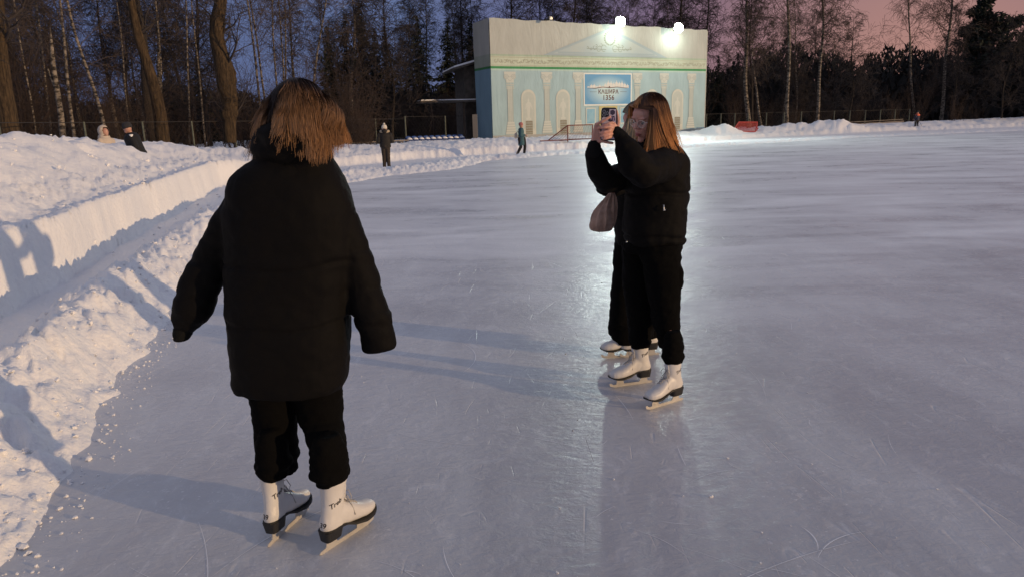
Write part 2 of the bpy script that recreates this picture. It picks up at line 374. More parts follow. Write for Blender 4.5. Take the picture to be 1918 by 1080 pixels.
# rime, plus ice colour whitened with distance to imitate lamp and sky glare
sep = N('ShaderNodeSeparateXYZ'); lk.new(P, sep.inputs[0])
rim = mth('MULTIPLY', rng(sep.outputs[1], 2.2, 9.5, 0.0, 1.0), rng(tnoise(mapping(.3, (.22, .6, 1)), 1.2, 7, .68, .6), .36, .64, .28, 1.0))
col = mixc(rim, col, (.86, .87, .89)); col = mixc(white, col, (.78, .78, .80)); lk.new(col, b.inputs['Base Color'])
ro = mth('ADD', rng(tnoise(P, 2.2, 5, .6), .3, .7, .11, .26), mth('ADD', mth('MULTIPLY', white, .35), mth('MULTIPLY', rim, .25))); lk.new(ro, b.inputs['Coat Roughness']); lk.new(mth('ADD', ro, .30), b.inputs['Roughness'])
rip = tnoise(mapping(.25, (4.5, 8.0, 1)), 2.2, 6, .68, .5)
hgt = mth('ADD', mth('MULTIPLY', rip, .60), mth('ADD', mth('MULTIPLY', tnoise(P, 30.0, 4, .6), .18), mth('MULTIPLY', scr, -.25)))
bp = N('ShaderNodeBump'); bp.inputs['Strength'].default_value = .6; bp.inputs['Distance'].default_value = .016
lk.new(hgt, bp.inputs['Height']); lk.new(bp.outputs[0], b.inputs['Normal']); lk.new(bp.outputs[0], b.inputs['Coat Normal'])
M_ICE = m
ring_pts = [tuple(p) for p in EDGE] 
def off_edge(o):
    P_ = EDGE.copy(); r = []
    for i in range(len(P_)):
        d = P_[min(i + 1, len(P_) - 1)] - P_[max(i - 1, 0)]; d = d / np.linalg.norm(d); r.append(P_[i] + o * np.array([-d[1], d[0]]))
    return r
oe = off_edge(.45)
poly = [(p[0], p[1], 0.0) for p in oe] + [(140, -40, 0), (-1.6, -40, 0)]
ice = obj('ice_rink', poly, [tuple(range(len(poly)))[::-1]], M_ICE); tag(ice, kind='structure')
# long thin cuts left by skates
rk = np.random.RandomState(44); V = []; F = []
trk = [(*ground(862, 640)[:2], *ground(866, 698)[:2], .10, .0035), (*ground(1500, 985)[:2], *ground(1532, 1030)[:2], .02, .003), (*ground(1290, 905)[:2], *ground(1420, 880)[:2], .05, .002)]
for _ in range(190):
    r_ = 2.0 + 16 * rk.rand() ** 1.3; a_ = math.radians(-28 + 72 * rk.rand()); x0, y0 = r_ * math.sin(a_), r_ * math.cos(a_); L_ = .08 + .8 * rk.rand() ** 3; h_ = rk.rand() * 3.14
    trk.append((x0, y0, x0 + L_ * math.cos(h_), y0 + L_ * math.sin(h_), (rk.rand() - .5) * .25 * L_, .0010 + .0016 * rk.rand()))
for x0, y0, x1, y1, bow, w_ in trk:
    p0, p1 = np.array([x0, y0]), np.array([x1, y1]); d_ = p1 - p0; n_ = np.array([-d_[1], d_[0]]) / (np.linalg.norm(d_) + 1e-9); t_ = np.linspace(0, 1, 11); pts = p0 + np.outer(t_, d_) + np.outer(4 * t_ * (1 - t_) * bow, n_)
    if edge_dist(pts[:, 0], pts[:, 1])[0].max() > -.1: continue
    b0_ = len(V); ww_ = w_ * np.sin(np.pi * np.clip(t_, .02, .98)) ** .5 * (.6 + .5 * rk.rand(11))
    for q, w2 in zip(pts, ww_): V += [(*(q + n_ * w2), .0012), (*(q - n_ * w2), .0012)]
    F += [(b0_ + 2 * i, b0_ + 2 * i + 1, b0_ + 2 * i + 3, b0_ + 2 * i + 2) for i in range(10)]
tk = obj('skate_tracks', V, F, nodemat('cut_ice', (.80, .81, .84), .6)); tag(tk, 'fine white cuts scored into the ice by skates', 'tracks', kind='stuff')
# ------------------------------------------------------------------ loose snow: clods on the ridge and plateau, crumbs on the ice
ICO_V, ICO_F = ball((0, 0, 0), 1.0, 6, 4)
ICO_V = np.array(ICO_V)
def clods(name, P_, S_, seed):
    rs = np.random.RandomState(seed); n = len(P_); k = len(ICO_V)
    nz = 1 + .8 * (rs.rand(n, k, 1) - .5); sc = S_[:, None, None] * (np.array([1, 1, .7])[None, None] * (1 + .5 * (rs.rand(n, 1, 3) - .5)))
    V = P_[:, None, :] + ICO_V[None] * nz * sc
    F = [tuple(i + j * k for i in q) for j in range(n) for q in ICO_F]
    return obj(name, V.reshape(-1, 3), F, M_SNOW, smooth=False)
rs = np.random.RandomState(5)
def scatter_edge(n, y0, y1, dlo, dhi, smin, smax, pw=3.0):
    Pn = []; Sn = []
    while len(Pn) < n:
        y = y0 + (y1 - y0) * rs.rand() ** 1.6; x = np.interp(y, EDGE[:9, 1], EDGE[:9, 0]) - (dlo + (dhi - dlo) * rs.rand()); Pn.append((x, y)); Sn.append(smin + (smax - smin) * rs.rand() ** pw)
    Pn = np.array(Pn); h, d = terrain(Pn[:, 0], Pn[:, 1]); h = np.maximum(h, 0.0)
    return np.column_stack([Pn, h + np.array(Sn) * .35]), np.array(Sn)
a1, b1 = scatter_edge(1500, 1.2, 16, -.12, .9, .004, .020)
a2, b2 = scatter_edge(420, 3, 24, 1.5, 4.2, .008, .04)
a3, b3 = scatter_edge(700, 1.2, 9, -.30, .02, .002, .010)
oc = clods('snow_clods', np.concatenate([a1, a2, a3]), np.concatenate([b1, b2, b3]), 3); tag(oc, 'loose clods and crumbs of snow along the cleared edge of the ice', 'snow', kind='stuff')
n = 320; rr2 = 1.6 + 11 * rs.rand(n) ** 1.5; aa = np.radians(-22 + 62 * rs.rand(n)); cx, cy = rr2 * np.sin(aa), rr2 * np.cos(aa)
dd, _ = edge_dist(cx, cy); ok = dd < -.1; cx, cy = cx[ok], cy[ok]; ss = .0012 + .004 * rs.rand(len(cx)) ** 4
big3 = np.array([ground(1363, 858), ground(1331, 930)]); cr = np.column_stack([np.append(cx, big3[:, 0]), np.append(cy, big3[:, 1]), np.append(ss, [.006, .009]) * .5])
oc = clods('ice_crumbs', cr, np.append(ss, [.006, .009]), 8); tag(oc, 'tiny white ice crumbs scattered on the rink surface', 'ice crumbs', kind='stuff')
def gz(x, y):
    h, _ = terrain(np.array([float(x)]), np.array([float(y)])); return float(h[0])
# ================================================================== the printed facade
A0 = np.array([-1.01, 50.0]); FZ = math.atan2(9.0, 16.86); FL, FH, FD = 19.1, 8.36, 2.4
fac = empty('wrapped_building', (A0[0], A0[1], .3), FZ)
tag(fac, 'tall flat building wrapped in a banner printed as a pale blue columned facade', 'building')
def uzmat(name, stops, var=.06):
    """printed cloth: colour by height bands, plus faint creases"""
    m = bpy.data.materials.new(name); m.use_nodes = True; t = m.node_tree; b = t.nodes['Principled BSDF']; b.inputs['Roughness'].default_value = .7; b.inputs['Specular IOR Level'].default_value = .3
    tcn = t.nodes.new('ShaderNodeTexCoord'); sp = t.nodes.new('ShaderNodeSeparateXYZ'); t.links.new(tcn.outputs['Object'], sp.inputs[0])
    mr = t.nodes.new('ShaderNodeMapRange'); mr.inputs[1].default_value = 0; mr.inputs[2].default_value = 10; t.links.new(sp.outputs[2], mr.inputs[0])
    r = t.nodes.new('ShaderNodeValToRGB'); r.color_ramp.interpolation = 'CONSTANT'; t.links.new(mr.outputs[0], r.inputs[0]); e = r.color_ramp.elements
    e[0].position = 0; e[0].color = (*stops[0][1], 1); e[1].position = stops[-1][0] / 10; e[1].color = (*stops[-1][1], 1)
    for z, c in stops[1:-1]:
        x = e.new(z / 10); x.color = (*c, 1)
    n = t.nodes.new('ShaderNodeTexNoise'); n.inputs['Scale'].default_value = 1.1; n.inputs['Detail'].default_value = 5
    mp = t.nodes.new('ShaderNodeMapping'); mp.inputs['Scale'].default_value = (1, 1, .45); t.links.new(tcn.outputs['Object'], mp.inputs[0]); t.links.new(mp.outputs[0], n.inputs[0])
    h = t.nodes.new('ShaderNodeMapRange'); h.inputs[1].default_value = .3; h.inputs[2].default_value = .7; h.inputs[3].default_value = 1 - var * 2; h.inputs[4].default_value = 1 + var; t.links.new(n.outputs[0], h.inputs[0])
    vm = t.nodes.new('ShaderNodeVectorMath'); vm.operation = 'SCALE'; t.links.new(r.outputs[0], vm.inputs[0]); t.links.new(h.outputs[0], vm.inputs['Scale']); t.links.new(vm.outputs[0], b.inputs['Base Color'])
    n2 = t.nodes.new('ShaderNodeTexNoise'); n2.inputs['Scale'].default_value = 2.2; n2.inputs['Detail'].default_value = 2; n2.inputs['Distortion'].default_value = 1.6
    mp2 = t.nodes.new('ShaderNodeMapping'); mp2.inputs['Rotation'].default_value = (0, .5, 0); mp2.inputs['Scale'].default_value = (.8, 1, .3); t.links.new(tcn.outputs['Object'], mp2.inputs[0]); t.links.new(mp2.outputs[0], n2.inputs[0])
    bp = t.nodes.new('ShaderNodeBump'); bp.inputs['Strength'].default_value = .45; bp.inputs['Distance'].default_value = .07; t.links.new(n2.outputs[0], bp.inputs['Height']); t.links.new(bp.outputs[0], b.inputs['Normal'])
    return m
GZ0 = .3
def Z(z): return z - GZ0
M_BAN = uzmat('printed_banner', [(0, (.36, .38, .38)), (Z(.80), (.34, .485, .535)), (Z(5.10), (.40, .55, .52)), (Z(5.22), (.05, .25, .10)), (Z(5.36), (.48, .55, .46)), (Z(6.02), (.34, .44, .36)), (Z(6.14), (.42, .45, .43)), (Z(8.9), (.42, .45, .43))])
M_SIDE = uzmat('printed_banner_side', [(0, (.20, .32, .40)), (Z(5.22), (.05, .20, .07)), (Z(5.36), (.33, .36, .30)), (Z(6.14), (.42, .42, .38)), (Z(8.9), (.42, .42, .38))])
def topz(u): return Z(8.43) - .13 * u / FL + .035 * math.sin(u * 1.7) * math.sin(u * .37) + .02 * math.sin(u * 4.1)
nu = 90
us = np.linspace(0, FL, nu); mb = MB()
zz = np.linspace(0, 1, 12); V = []; 
for z in zz:
    for u in us:
        tz = topz(u) * z; V.append((u, .006 * float(vnoise(np.array([u * .9]), np.array([tz * .5]), seed=4)[0]) * math.sin(math.pi * min(1, max(0, u / FL))), tz))
F = [(j * nu + i, j * nu + i + 1, (j + 1) * nu + i + 1, (j + 1) * nu + i) for j in range(11) for i in range(nu - 1)]
mb.add(V, F)
obj('banner_front', mb.v, mb.f, M_BAN, fac, smooth=True)
mb = MB()
ys = np.linspace(0.0, FD, 8)
V = [( -.04 + .03 * math.sin(y * 3 + z * 4), y, topz(0) * z - .02 * y) for z in zz for y in ys]; mb.add(V, [(j * 8 + i, (j + 1) * 8 + i, (j + 1) * 8 + i + 1, j * 8 + i + 1) for j in range(11) for i in range(7)])
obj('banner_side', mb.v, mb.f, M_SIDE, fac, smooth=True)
M_WOODD = nodemat('dark_wood', (.05, .035, .025), .85, noise=(6, (.09, .065, .045), 1.0), bump=(12, .4, .02))
M_METD = nodemat('dark_metal', (.06, .06, .06), .5, metallic=.6)
mb = MB(); mb.box((FL / 2, FD / 2 + .12, Z(8.1) / 2), (FL - .2, FD - .35, Z(8.1))); mb.build('core_wall', M_WOODD, fac)
mb = MB()
for u in np.linspace(.03, FL - .03, 9): mb.box((u, .07, topz(u) / 2 - .05), (.05, .05, topz(u) - .1))
mb.build('frame_posts', M_METD, fac)
# the right-hand hem with its lacing
mb = MB(); mb.box((FL + .03, .02, Z(8.25) / 2), (.07, .05, Z(8.2)))
for z in np.arange(.3, 7.8, .22): mb.box((FL + .07, .03, z), (.05, .03, .04))
mb.build('banner_hem', nodemat('hem', (.42, .42, .38), .8), fac)
# printed artwork, each motif lying on the cloth
M_STONE = nodemat('print_stone', (.44, .49, .465), .7, noise=(5, (.40, .46, .44), .8)); M_SHADE = nodemat('print_shade', (.35, .41, .405), .7); M_LIGHTP = nodemat('print_light', (.50, .54, .51), .7)
M_NICHE = nodemat('print_niche', (.49, .52, .48), .7, noise=(2, (.54, .56, .50), 1)); M_GRATE = nodemat('print_grate', (.20, .19, .15), .8, noise=(20, (.26, .25, .20), 1))
M_PBLUE = nodemat('print_blue_dark', (.20, .33, .40), .7)
def ring(mb, cx, cz, r0, r1, a0=0, a1=360, y=0.0, n=22):
    v = []; 
    for i in range(n + 1):
        a = R(a0 + (a1 - a0) * i / n); v += [(cx + r0 * math.cos(a), y, cz + r0 * math.sin(a)), (cx + r1 * math.cos(a), y, cz + r1 * math.sin(a))]
    mb.add(v, [(2 * i, 2 * i + 1, 2 * i + 3, 2 * i + 2) for i in range(n)])
def rect(mb, u0, u1, z0, z1, y): mb.add([(u0, y, z0), (u1, y, z0), (u1, y, z1), (u0, y, z1)], [(0, 1, 2, 3)])
def column(u, zt=Z(5.03), zb=Z(.8)):
    mb = MB(); y = -.05
    mb.cur = 0; rect(mb, u - .22, u + .22, zb + .9, zt - .95, y)
    mb.cur = 1
    for du in (-.22, -.10, .02, .14): rect(mb, u + du, u + du + .028, zb + .9, zt - 1.15, y - .004)
    rect(mb, u + .17, u + .22, zb + .9, zt - .95, y - .005)
    mb.cur = 2; rect(mb, u - .45, u + .45, zt - .16, zt, y - .002); rect(mb, u - .30, u + .30, zt - .72, zt - .16, y - .001)
    for k in range(3): rect(mb, u - .30, u + .30, zt - .80 - k * .13 - .05, zt - .80 - k * .13, y - .003)
    for s in (-1, 1): ring(mb, u + s * .28, zt - .32, .0, .19, y=y - .006)
    mb.cur = 1
    for s in (-1, 1):
        ring(mb, u + s * .28, zt - .32, .13, .17, y=y - .009); ring(mb, u + s * .28, zt - .32, .04, .08, y=y - .009)
    ring(mb, u, zt - .20, .13, .16, 200, 340, y - .009); ring(mb, u, zt - .48, .10, .13, 180, 360, y - .009)
    for k in range(3): rect(mb, u - .30, u + .30, zt - .80 - k * .13 - .075, zt - .80 - k * .13 - .05, y - .003)
    for k in range(5):
        w = .28 + .035 * k; z = zb + .9 - k * .17; mb.cur = 2; rect(mb, u - w, u + w, z - .13, z, y - .002); mb.cur = 1; rect(mb, u - w, u + w, z - .17, z - .13, y - .002)
    mb.build('printed_column', None, fac, mats=[M_STONE, M_SHADE, M_LIGHTP])
for u in (1.42, 4.35, 6.97, 12.30, 14.87, 17.63): column(u)
def arch(u, w, z0, z1, y, n=14):
    r = w / 2; return [(u - r, z0), (u + r, z0)] + [(u + r * math.cos(math.pi * i / n), z1 - r + r * math.sin(math.pi * i / n)) for i in range(n + 1)]
STAT = [(-.10, 0), (.10, 0), (.09, .3), (.12, .62), (.16, .8), (.30, .55), (.33, .62), (.20, .98), (.10, 1.05), (.06, 1.1), (.08, 1.22), (.0, 1.32), (-.08, 1.22), (-.06, 1.1), (-.12, 1.04), (-.22, .92), (-.26, .6), (-.19, .58), (-.14, .8), (-.12, .5)]
def niche(u, w=1.16, fl=1):
    mb = MB(); mb.cur = 0; mb.flat([(x, z) for x, z in arch(u, w, Z(.8), Z(3.86), 0)], -.05)
    mb.cur = 2; mb.flat([(x, z) for x, z in arch(u, w * .80, Z(1.2), Z(3.70), 0)], -.054)
    mb.cur = 3; mb.add([(u + fl * x, -.060, Z(1.95) + z) for x, z in STAT], [tuple(range(len(STAT)))]); rect(mb, u - .2, u + .2, Z(1.8), Z(1.95), -.059)
    mb.cur = 1; rect(mb, u - .26, u + .30, Z(.82), Z(1.74), -.064)
    mb.cur = 4
    for k in range(5): rect(mb, u - .24, u + .28, Z(.9) + k * .17, Z(.93) + k * .17, -.067)
    mb.build('printed_niche', None, fac, mats=[M_NICHE, M_GRATE, M_STONE, M_LIGHTP, M_SHADE])
niche(2.84); niche(5.68, fl=-1); niche(13.72); niche(16.24, fl=-1)
# pediment, cornice ornament and wreath
mb = MB(); mb.cur = 0; mb.flat([(4.07, Z(6.15)), (15.15, Z(6.15)), (9.75, Z(8.14))], -.045)
mb.cur = 1; mb.flat([(4.9, Z(6.28)), (14.2, Z(6.28)), (9.75, Z(7.95))], -.049)
mb.cur = 0; rect(mb, 5.3, 13.9, Z(6.30), Z(6.42), -.053)
mb.cur = 2
for s in (-1, 1):
    for k, (dx, dz, r) in enumerate([(.5, .0, .24), (.95, -.06, .18), (1.3, .02, .14), (1.62, -.05, .10), (.75, .20, .13), (1.15, .17, .09), (1.9, .03, .08)]):
        ring(mb, 9.72 + s * dx, Z(6.72) + dz, r - .035, r, 20 + 40 * k, 300 + 40 * k, -.057)
    mb.flat([(9.72 + s * .3, Z(6.62)), (9.72 + s * 2.0, Z(6.66)), (9.72 + s * 2.0, Z(6.69)), (9.72 + s * .3, Z(6.66))][::s], -.057)
    for k in range(9):
        a = R(-80 + 20 * k); cx, cz = 9.75 + s * .46 * math.cos(a), Z(7.40) + .46 * math.sin(a)
        mb.flat([(cx, cz - .05), (cx + s * .10, cz + .04), (cx + s * .02, cz + .10), (cx - s * .06, cz + .02)][::s], -.057)
ring(mb, 9.75, Z(7.40), .40, .44, -70, 250, -.056)
mb.build('printed_pediment', None, fac, mats=[nodemat('ped_edge', (.30, .38, .42), .7), nodemat('ped_fill', (.33, .42, .46), .7, noise=(.8, (.38, .44, .44), 1)), nodemat('ped_orn', (.22, .25, .21), .7)])
mb = MB(); mb.cur = 0
k = 0
for u in np.arange(.4, FL - .2, .34):
    k += 1; zc = Z(5.70) + .03 * math.sin(k); ring(mb, u, zc, .085, .12, 30 + 70 * k, 290 + 70 * k, -.047, 10)
    ring(mb, u + .17, zc + (.07 if k % 2 else -.07), .04, .065, 0, 270, -.047, 8)
rect(mb, .02, FL - .02, Z(5.96), Z(5.985), -.046); rect(mb, .02, FL - .02, Z(5.43), Z(5.45), -.046)
mb.build('printed_frieze', nodemat('frieze', (.34, .35, .27), .7), fac)
# the town poster
def poster_mat():
    m = bpy.data.materials.new('poster_blue'); m.use_nodes = True; t = m.node_tree; b = t.nodes['Principled BSDF']; b.inputs['Roughness'].default_value = .6
    tcn = t.nodes.new('ShaderNodeTexCoord'); mp = t.nodes.new('ShaderNodeMapping'); mp.inputs['Location'].default_value = (-9.6 / 2.1, 0, -(Z(3.9)) / 1.2); mp.inputs['Scale'].default_value = (1 / 2.1, 1, 1 / 1.2)
    mp.inputs['Location'].default_value = (-9.6 / 2.1, 0, -Z(3.75) / 1.15); mp.inputs['Scale'].default_value = (1 / 2.1, .01, 1 / 1.15)
    g = t.nodes.new('ShaderNodeTexGradient'); g.gradient_type = 'SPHERICAL'; t.links.new(tcn.outputs['Object'], mp.inputs[0]); t.links.new(mp.outputs[0], g.inputs[0])
    r = t.nodes.new('ShaderNodeValToRGB'); r.color_ramp.elements[0].color = (.07, .27, .50, 1); r.color_ramp.elements[1].color = (.45, .62, .66, 1); r.color_ramp.elements[1].position = .75
    t.links.new(g.outputs[0], r.inputs[0]); t.links.new(r.outputs[0], b.inputs['Base Color']); return m
mb = MB(); mb.cur = 0; rect(mb, 7.44, 11.78, Z(2.70), Z(5.00), -.055); mb.cur = 1; rect(mb, 7.54, 11.68, Z(2.80), Z(4.91), -.06)
mb.cur = 2; rs2 = random.Random(4)
sk = [(7.75, .10), (8.0, .28), (8.25, .34), (8.5, .22), (8.75, .30), (9.0, .20), (9.25, .38), (9.5, .55), (9.75, .48), (10.0, .36), (10.25, .50), (10.5, .42), (10.75, .50), (11.0, .38), (11.25, .30)]
for u, h in sk:
    z0 = Z(3.97) + .05 * math.sin(u * 2); mb.flat([(u, z0), (u + .23, z0), (u + .23, z0 + h * .6), (u + .15, z0 + h * .65), (u + .115, z0 + h), (u + .08, z0 + h * .65), (u, z0 + h * .62)], -.066)
mb.cur = 3
mb.flat([(7.7, Z(3.93)), (8.5, Z(3.96)), (9.1, Z(4.04)), (9.75, Z(3.99)), (10.4, Z(4.04)), (11.3, Z(3.96)), (11.45, Z(4.0)), (11.3, Z(3.93)), (10.4, Z(3.99)), (9.75, Z(3.94)), (9.1, Z(3.99)), (8.5, Z(3.90))], -.070)
ring(mb, 9.72, Z(4.01), 0, .07, y=-.072)
rect(mb, 7.98, 8.6, Z(3.67), Z(3.69), -.068); rect(mb, 10.68, 11.3, Z(3.67), Z(3.69), -.068)
M_INK = nodemat('ink', (.10, .05, .05), .7)
pst = mb.build('printed_poster', None, fac, mats=[nodemat('paper', (.62, .66, .64), .6), poster_mat(), nodemat('city_white', (.62, .62, .60), .7), M_INK])
for s, sz, zz_ in (('КАШИРА', .40, 3.55), ('1356', .50, 3.10)):
    v, f = text_mesh(s, sz, align='CENTER', space=1.08, bold=.012); vv = np.column_stack([9.63 + v[:, 0], np.full(len(v), -.068), Z(zz_) + v[:, 1]])
    obj('lettering', vv, f, M_INK, pst)
M_WINB = nodemat('print_window', (.10, .30, .48), .6, noise=(1.2, (.25, .46, .56), 1.0)); M_OCH = nodemat('print_ochre', (.46, .42, .20), .7)
for u0, u1 in ((7.72, 8.42), (10.78, 11.48)):
    mb = MB(); mb.cur = 0; rect(mb, u0 - .08, u1 + .08, Z(1.36), Z(2.56), -.05); mb.cur = 1; rect(mb, u0, u1, Z(1.44), Z(2.48), -.054); mb.build('printed_window', None, fac, mats=[M_LIGHTP, M_WINB])
mb = MB(); mb.cur = 0; rect(mb, 8.80, 10.45, Z(.8), Z(2.66), -.05); mb.cur = 1; rect(mb, 8.98, 10.27, Z(.8), Z(2.50), -.054); mb.cur = 2; rect(mb, 9.12, 10.13, Z(.8), Z(2.38), -.058); rect(mb, 9.6, 9.65, Z(.8), Z(2.38), -.062)
mb.build('printed_door', None, fac, mats=[M_OCH, M_LIGHTP, M_STONE])
# floodlights along the top
M_LAMP = nodemat('lamp_glass', (.9, 1, .95), .3, emit=((.86, 1.0, .93), 260)); M_LAMPOFF = nodemat('lamp_off', (.6, .62, .6), .3)
c_, s_ = math.cos(FZ), math.sin(FZ)
def fw(u, y, z): return np.array([A0[0] + u * c_ - y * s_, A0[1] + u * s_ + y * c_, GZ0 + z])
def floodlight(u, zc, lit, label):
    p = fw(u, -.75, zc); o = empty('floodlight', tuple(fw(u, 0, topz(u))), FZ); tag(o, label, 'floodlight', 'floodlights along the top of the wrapped building')
    b0 = fw(u, 0, topz(u)); dz = p[2] - b0[2]
    mb = MB(); mb.tube([(0, .15, -.25), (0, .1, .04), (0, -.5, dz), (0, -.62, dz)], .03, 6); mb.build('bracket', M_METD, o)
    mb = MB(); sz = .42 if lit else .14
    v, f = ring_loft([((0, -.52, dz + .05), (sz * .6, 0, 0), (0, 0, sz * .45), 5), ((0, -.66, dz), (sz, 0, 0), (0, 0, sz * .8), 6), ((0, -.78, dz - .04), (sz * 1.05, 0, 0), (0, 0, sz * .85), 6)], 16); mb.add(v, f); mb.build('housing', M_METD, o)
    mb = MB(); v, f = ring_loft([((0, -.785, dz - .04), (sz * .95, 0, 0), (0, 0, sz * .80), 2.6), ((0, -.84, dz - .045), (sz * .7, 0, 0), (0, 0, sz * .6), 2.2)], 20); mb.add(v, f); mb.build('lens', M_LAMP if lit else M_LAMPOFF, o)
    if lit:
        ld = bpy.data.lights.new('lamp', 'SPOT'); ld.energy = 4200 if u < 12 else 600; ld.color = (.84, 1.0, .93); ld.spot_size = R(120); ld.spot_blend = .6; ld.shadow_soft_size = .28
        lo = bpy.data.objects.new('lamp_light', ld); C.link(lo); lo.parent = o; lo.location = (0, -1.15, dz - .05); lo.rotation_euler = (R(-76), 0, 0)
        l2 = bpy.data.lights.new('lamp_spill', 'POINT'); l2.energy = 175; l2.color = (.9, 1.0, .82); l2.shadow_soft_size = .2
        o2 = bpy.data.objects.new('lamp_spill', l2); C.link(o2); o2.parent = o; o2.location = (0, -1.0, dz - .48)
for ch in fac.children_recursive:
    if ch.name.split('.')[0] in ('printed_column', 'printed_niche', 'printed_pediment', 'printed_frieze', 'printed_poster', 'printed_window', 'printed_door', 'lettering'):
        for v_ in ch.data.vertices: v_.co.y *= .4
floodlight(4.30, topz(4.3) + .10, False, 'small unlit floodlight on the left part of the wrapped building top')
floodlight(10.12, Z(8.52), True, 'glaring white floodlight above the middle of the wrapped building')
floodlight(15.51, Z(8.28), True, 'glaring white floodlight above the right part of the wrapped building')
# the old wooden stand building behind its left end
M_OLD = nodemat('old_boards', (.07, .06, .05), .9, noise=(3, (.13, .11, .09), 1), bump=(14, .5, .02)); M_ROOFS = MATS['snow']
old = empty('wooden_pavilion', (-2.3, 54.0, .3), FZ * .5); tag(old, 'old dark wooden pavilion with snowy roofs behind the left end of the wrapped building', 'building')
mb = MB(); mb.box((.6, 2.2, 2.7), (2.6, 4, 5.4)); mb.build('wall', M_OLD, old)
mb = MB(); mb.add([(-1.6, -.5, 5.15), (2.2, -.5, 6.1), (2.2, 4.8, 6.1), (-1.6, 4.8, 5.15), (-1.6, -.5, 5.28), (2.2, -.5, 6.25), (2.2, 4.8, 6.25), (-1.6, 4.8, 5.28)], [(3, 2, 1, 0), (4, 5, 6, 7), (0, 1, 5, 4), (1, 2, 6, 5), (2, 3, 7, 6), (3, 0, 4, 7)]); rf = mb.build('roof', M_OLD, old)
mb = MB(); mb.add([(-1.55, -.45, 5.285), (2.2, -.45, 6.255), (2.2, 4.8, 6.255), (-1.55, 4.8, 5.285), (-1.5, -.4, 5.42), (2.2, -.4, 6.42), (2.2, 4.7, 6.42), (-1.5, 4.7, 5.42)], [(3, 2, 1, 0), (4, 5, 6, 7), (0, 1, 5, 4), (1, 2, 6, 5), (2, 3, 7, 6), (3, 0, 4, 7)]); mb.build('roof_snow', M_SNOW, rf, smooth=False)
mb = MB(); mb.box((-1.7, -.2, 2.95), (5.0, 2.6, .12)); cn = mb.build('canopy', M_OLD, old)
mb = MB(); mb.box((-1.7, -.2, 3.045), (4.9, 2.5, .07)); mb.build('canopy_snow', M_SNOW, cn)
for x in (-1.1, .2): MB().box((x, -1.2, 1.44), (.14, .14, 2.88)).build('post', M_WOODD, old)
for zc, w_, h_ in ((4.1, .9, .7), (1.5, .8, 1.9)): MB().box((.4, .15, zc), (w_, .05, h_)).build('shutter', nodemat('shutter', (.11, .10, .085), .8), old)
# ================================================================== fence
M_POST = nodemat('fence_post', (.07, .08, .06), .8, noise=(8, (.12, .13, .10), 1)); M_WIRE = nodemat('wire', (.06, .055, .05), .6, metallic=.5)
def fence(pts, top, step, label, post_r=.04, conc=False):
    pts = [np.array(p, float) for p in pts]; root = empty('wire_fence', (pts[0][0], pts[0][1], gz(*pts[0]))); tag(root, label, 'fence')
    b0 = np.array(root.location); seg = []; pos = []
    for a, b in zip(pts[:-1], pts[1:]):
        L_ = np.linalg.norm(b - a); n = max(1, int(round(L_ / step)))
        pos += [a + (b - a) * i / n for i in range(n)]
    pos.append(pts[-1]); zt = []
    for i, p in enumerate(pos):
        z = top; mb = MB(); mb.tube([np.array([p[0], p[1], -.1]) - b0, np.array([p[0], p[1], z]) - b0], post_r, 6); mb.build('post', M_POST, root)
    P0, P1, RR0 = [], [], []
    for a, b in zip(pos[:-1], pos[1:]):
        for z, r in ((top - .03, .016), (.9, .007), (.35, .007)):
            P0.append([a[0], a[1], z]); P1.append([b[0], b[1], z]); RR0.append(r)
        n = max(2, int(np.linalg.norm(b - a) / .30)); d = (b - a) / n; hh = top - .1
        for i in range(n):
            for s in (1, -1):
                q = a + d * i; e = q + d * min(n - i, 6) if s == 1 else q + d * 0
                k = 6; q0 = a + d * i; q1 = a + d * min(n, i + k); fr = (min(n, i + k) - i) / k
                P0.append([q0[0], q0[1], .1 if s == 1 else hh]); P1.append([q1[0], q1[1], .1 + (hh - .1) * fr if s == 1 else hh - (hh - .1) * fr]); RR0.append(.0035)
    V, F = segs_mesh(np.array(P0) - b0, np.array(P1) - b0, RR0, RR0, 3); obj('mesh_wire', V, F, M_WIRE, root)
def bx(px, Y): return tuple(at(px, 250, Y)[:2])
fence([bx(-260, 22), bx(0, 25), bx(160, 29), bx(440, 37), bx(640, 41), bx(760, 48)], 2.10, 3.2, 'long wire mesh fence on thin posts behind the snow bank and the big trunks')
fence([bx(760, 48), bx(900, 55)], 2.25, 3.4, 'short run of wire fence behind the blue seats beside the wrapped building', .06)
fence([bx(1322, 61), bx(1400, 65), bx(1560, 70), bx(1700, 74)], 1.95, 2.1, 'wire fence on leaning wooden posts right of the wrapped building', .05)
mb = MB()
for i, (a, b) in enumerate([(1560, 1690)]):
    p, q = np.array([*bx(a, 67), .62]), np.array([*bx(b, 71), .78]); base = p.copy(); mb.tube([p - base, q - base], .07, 6); mb.tube([p - base + [0, .1, .22], q - base + [0, .1, .20]], .035, 6)
o = mb.build('wooden_rail', nodemat('rail_wood', (.16, .13, .11), .85, noise=(5, (.22, .19, .16), 1)), loc=tuple(base)); tag(o, 'low grey wooden rail along the snow right of the wrapped building', 'rail')
# snowy field edge seen behind the fence on the right
o = MB()
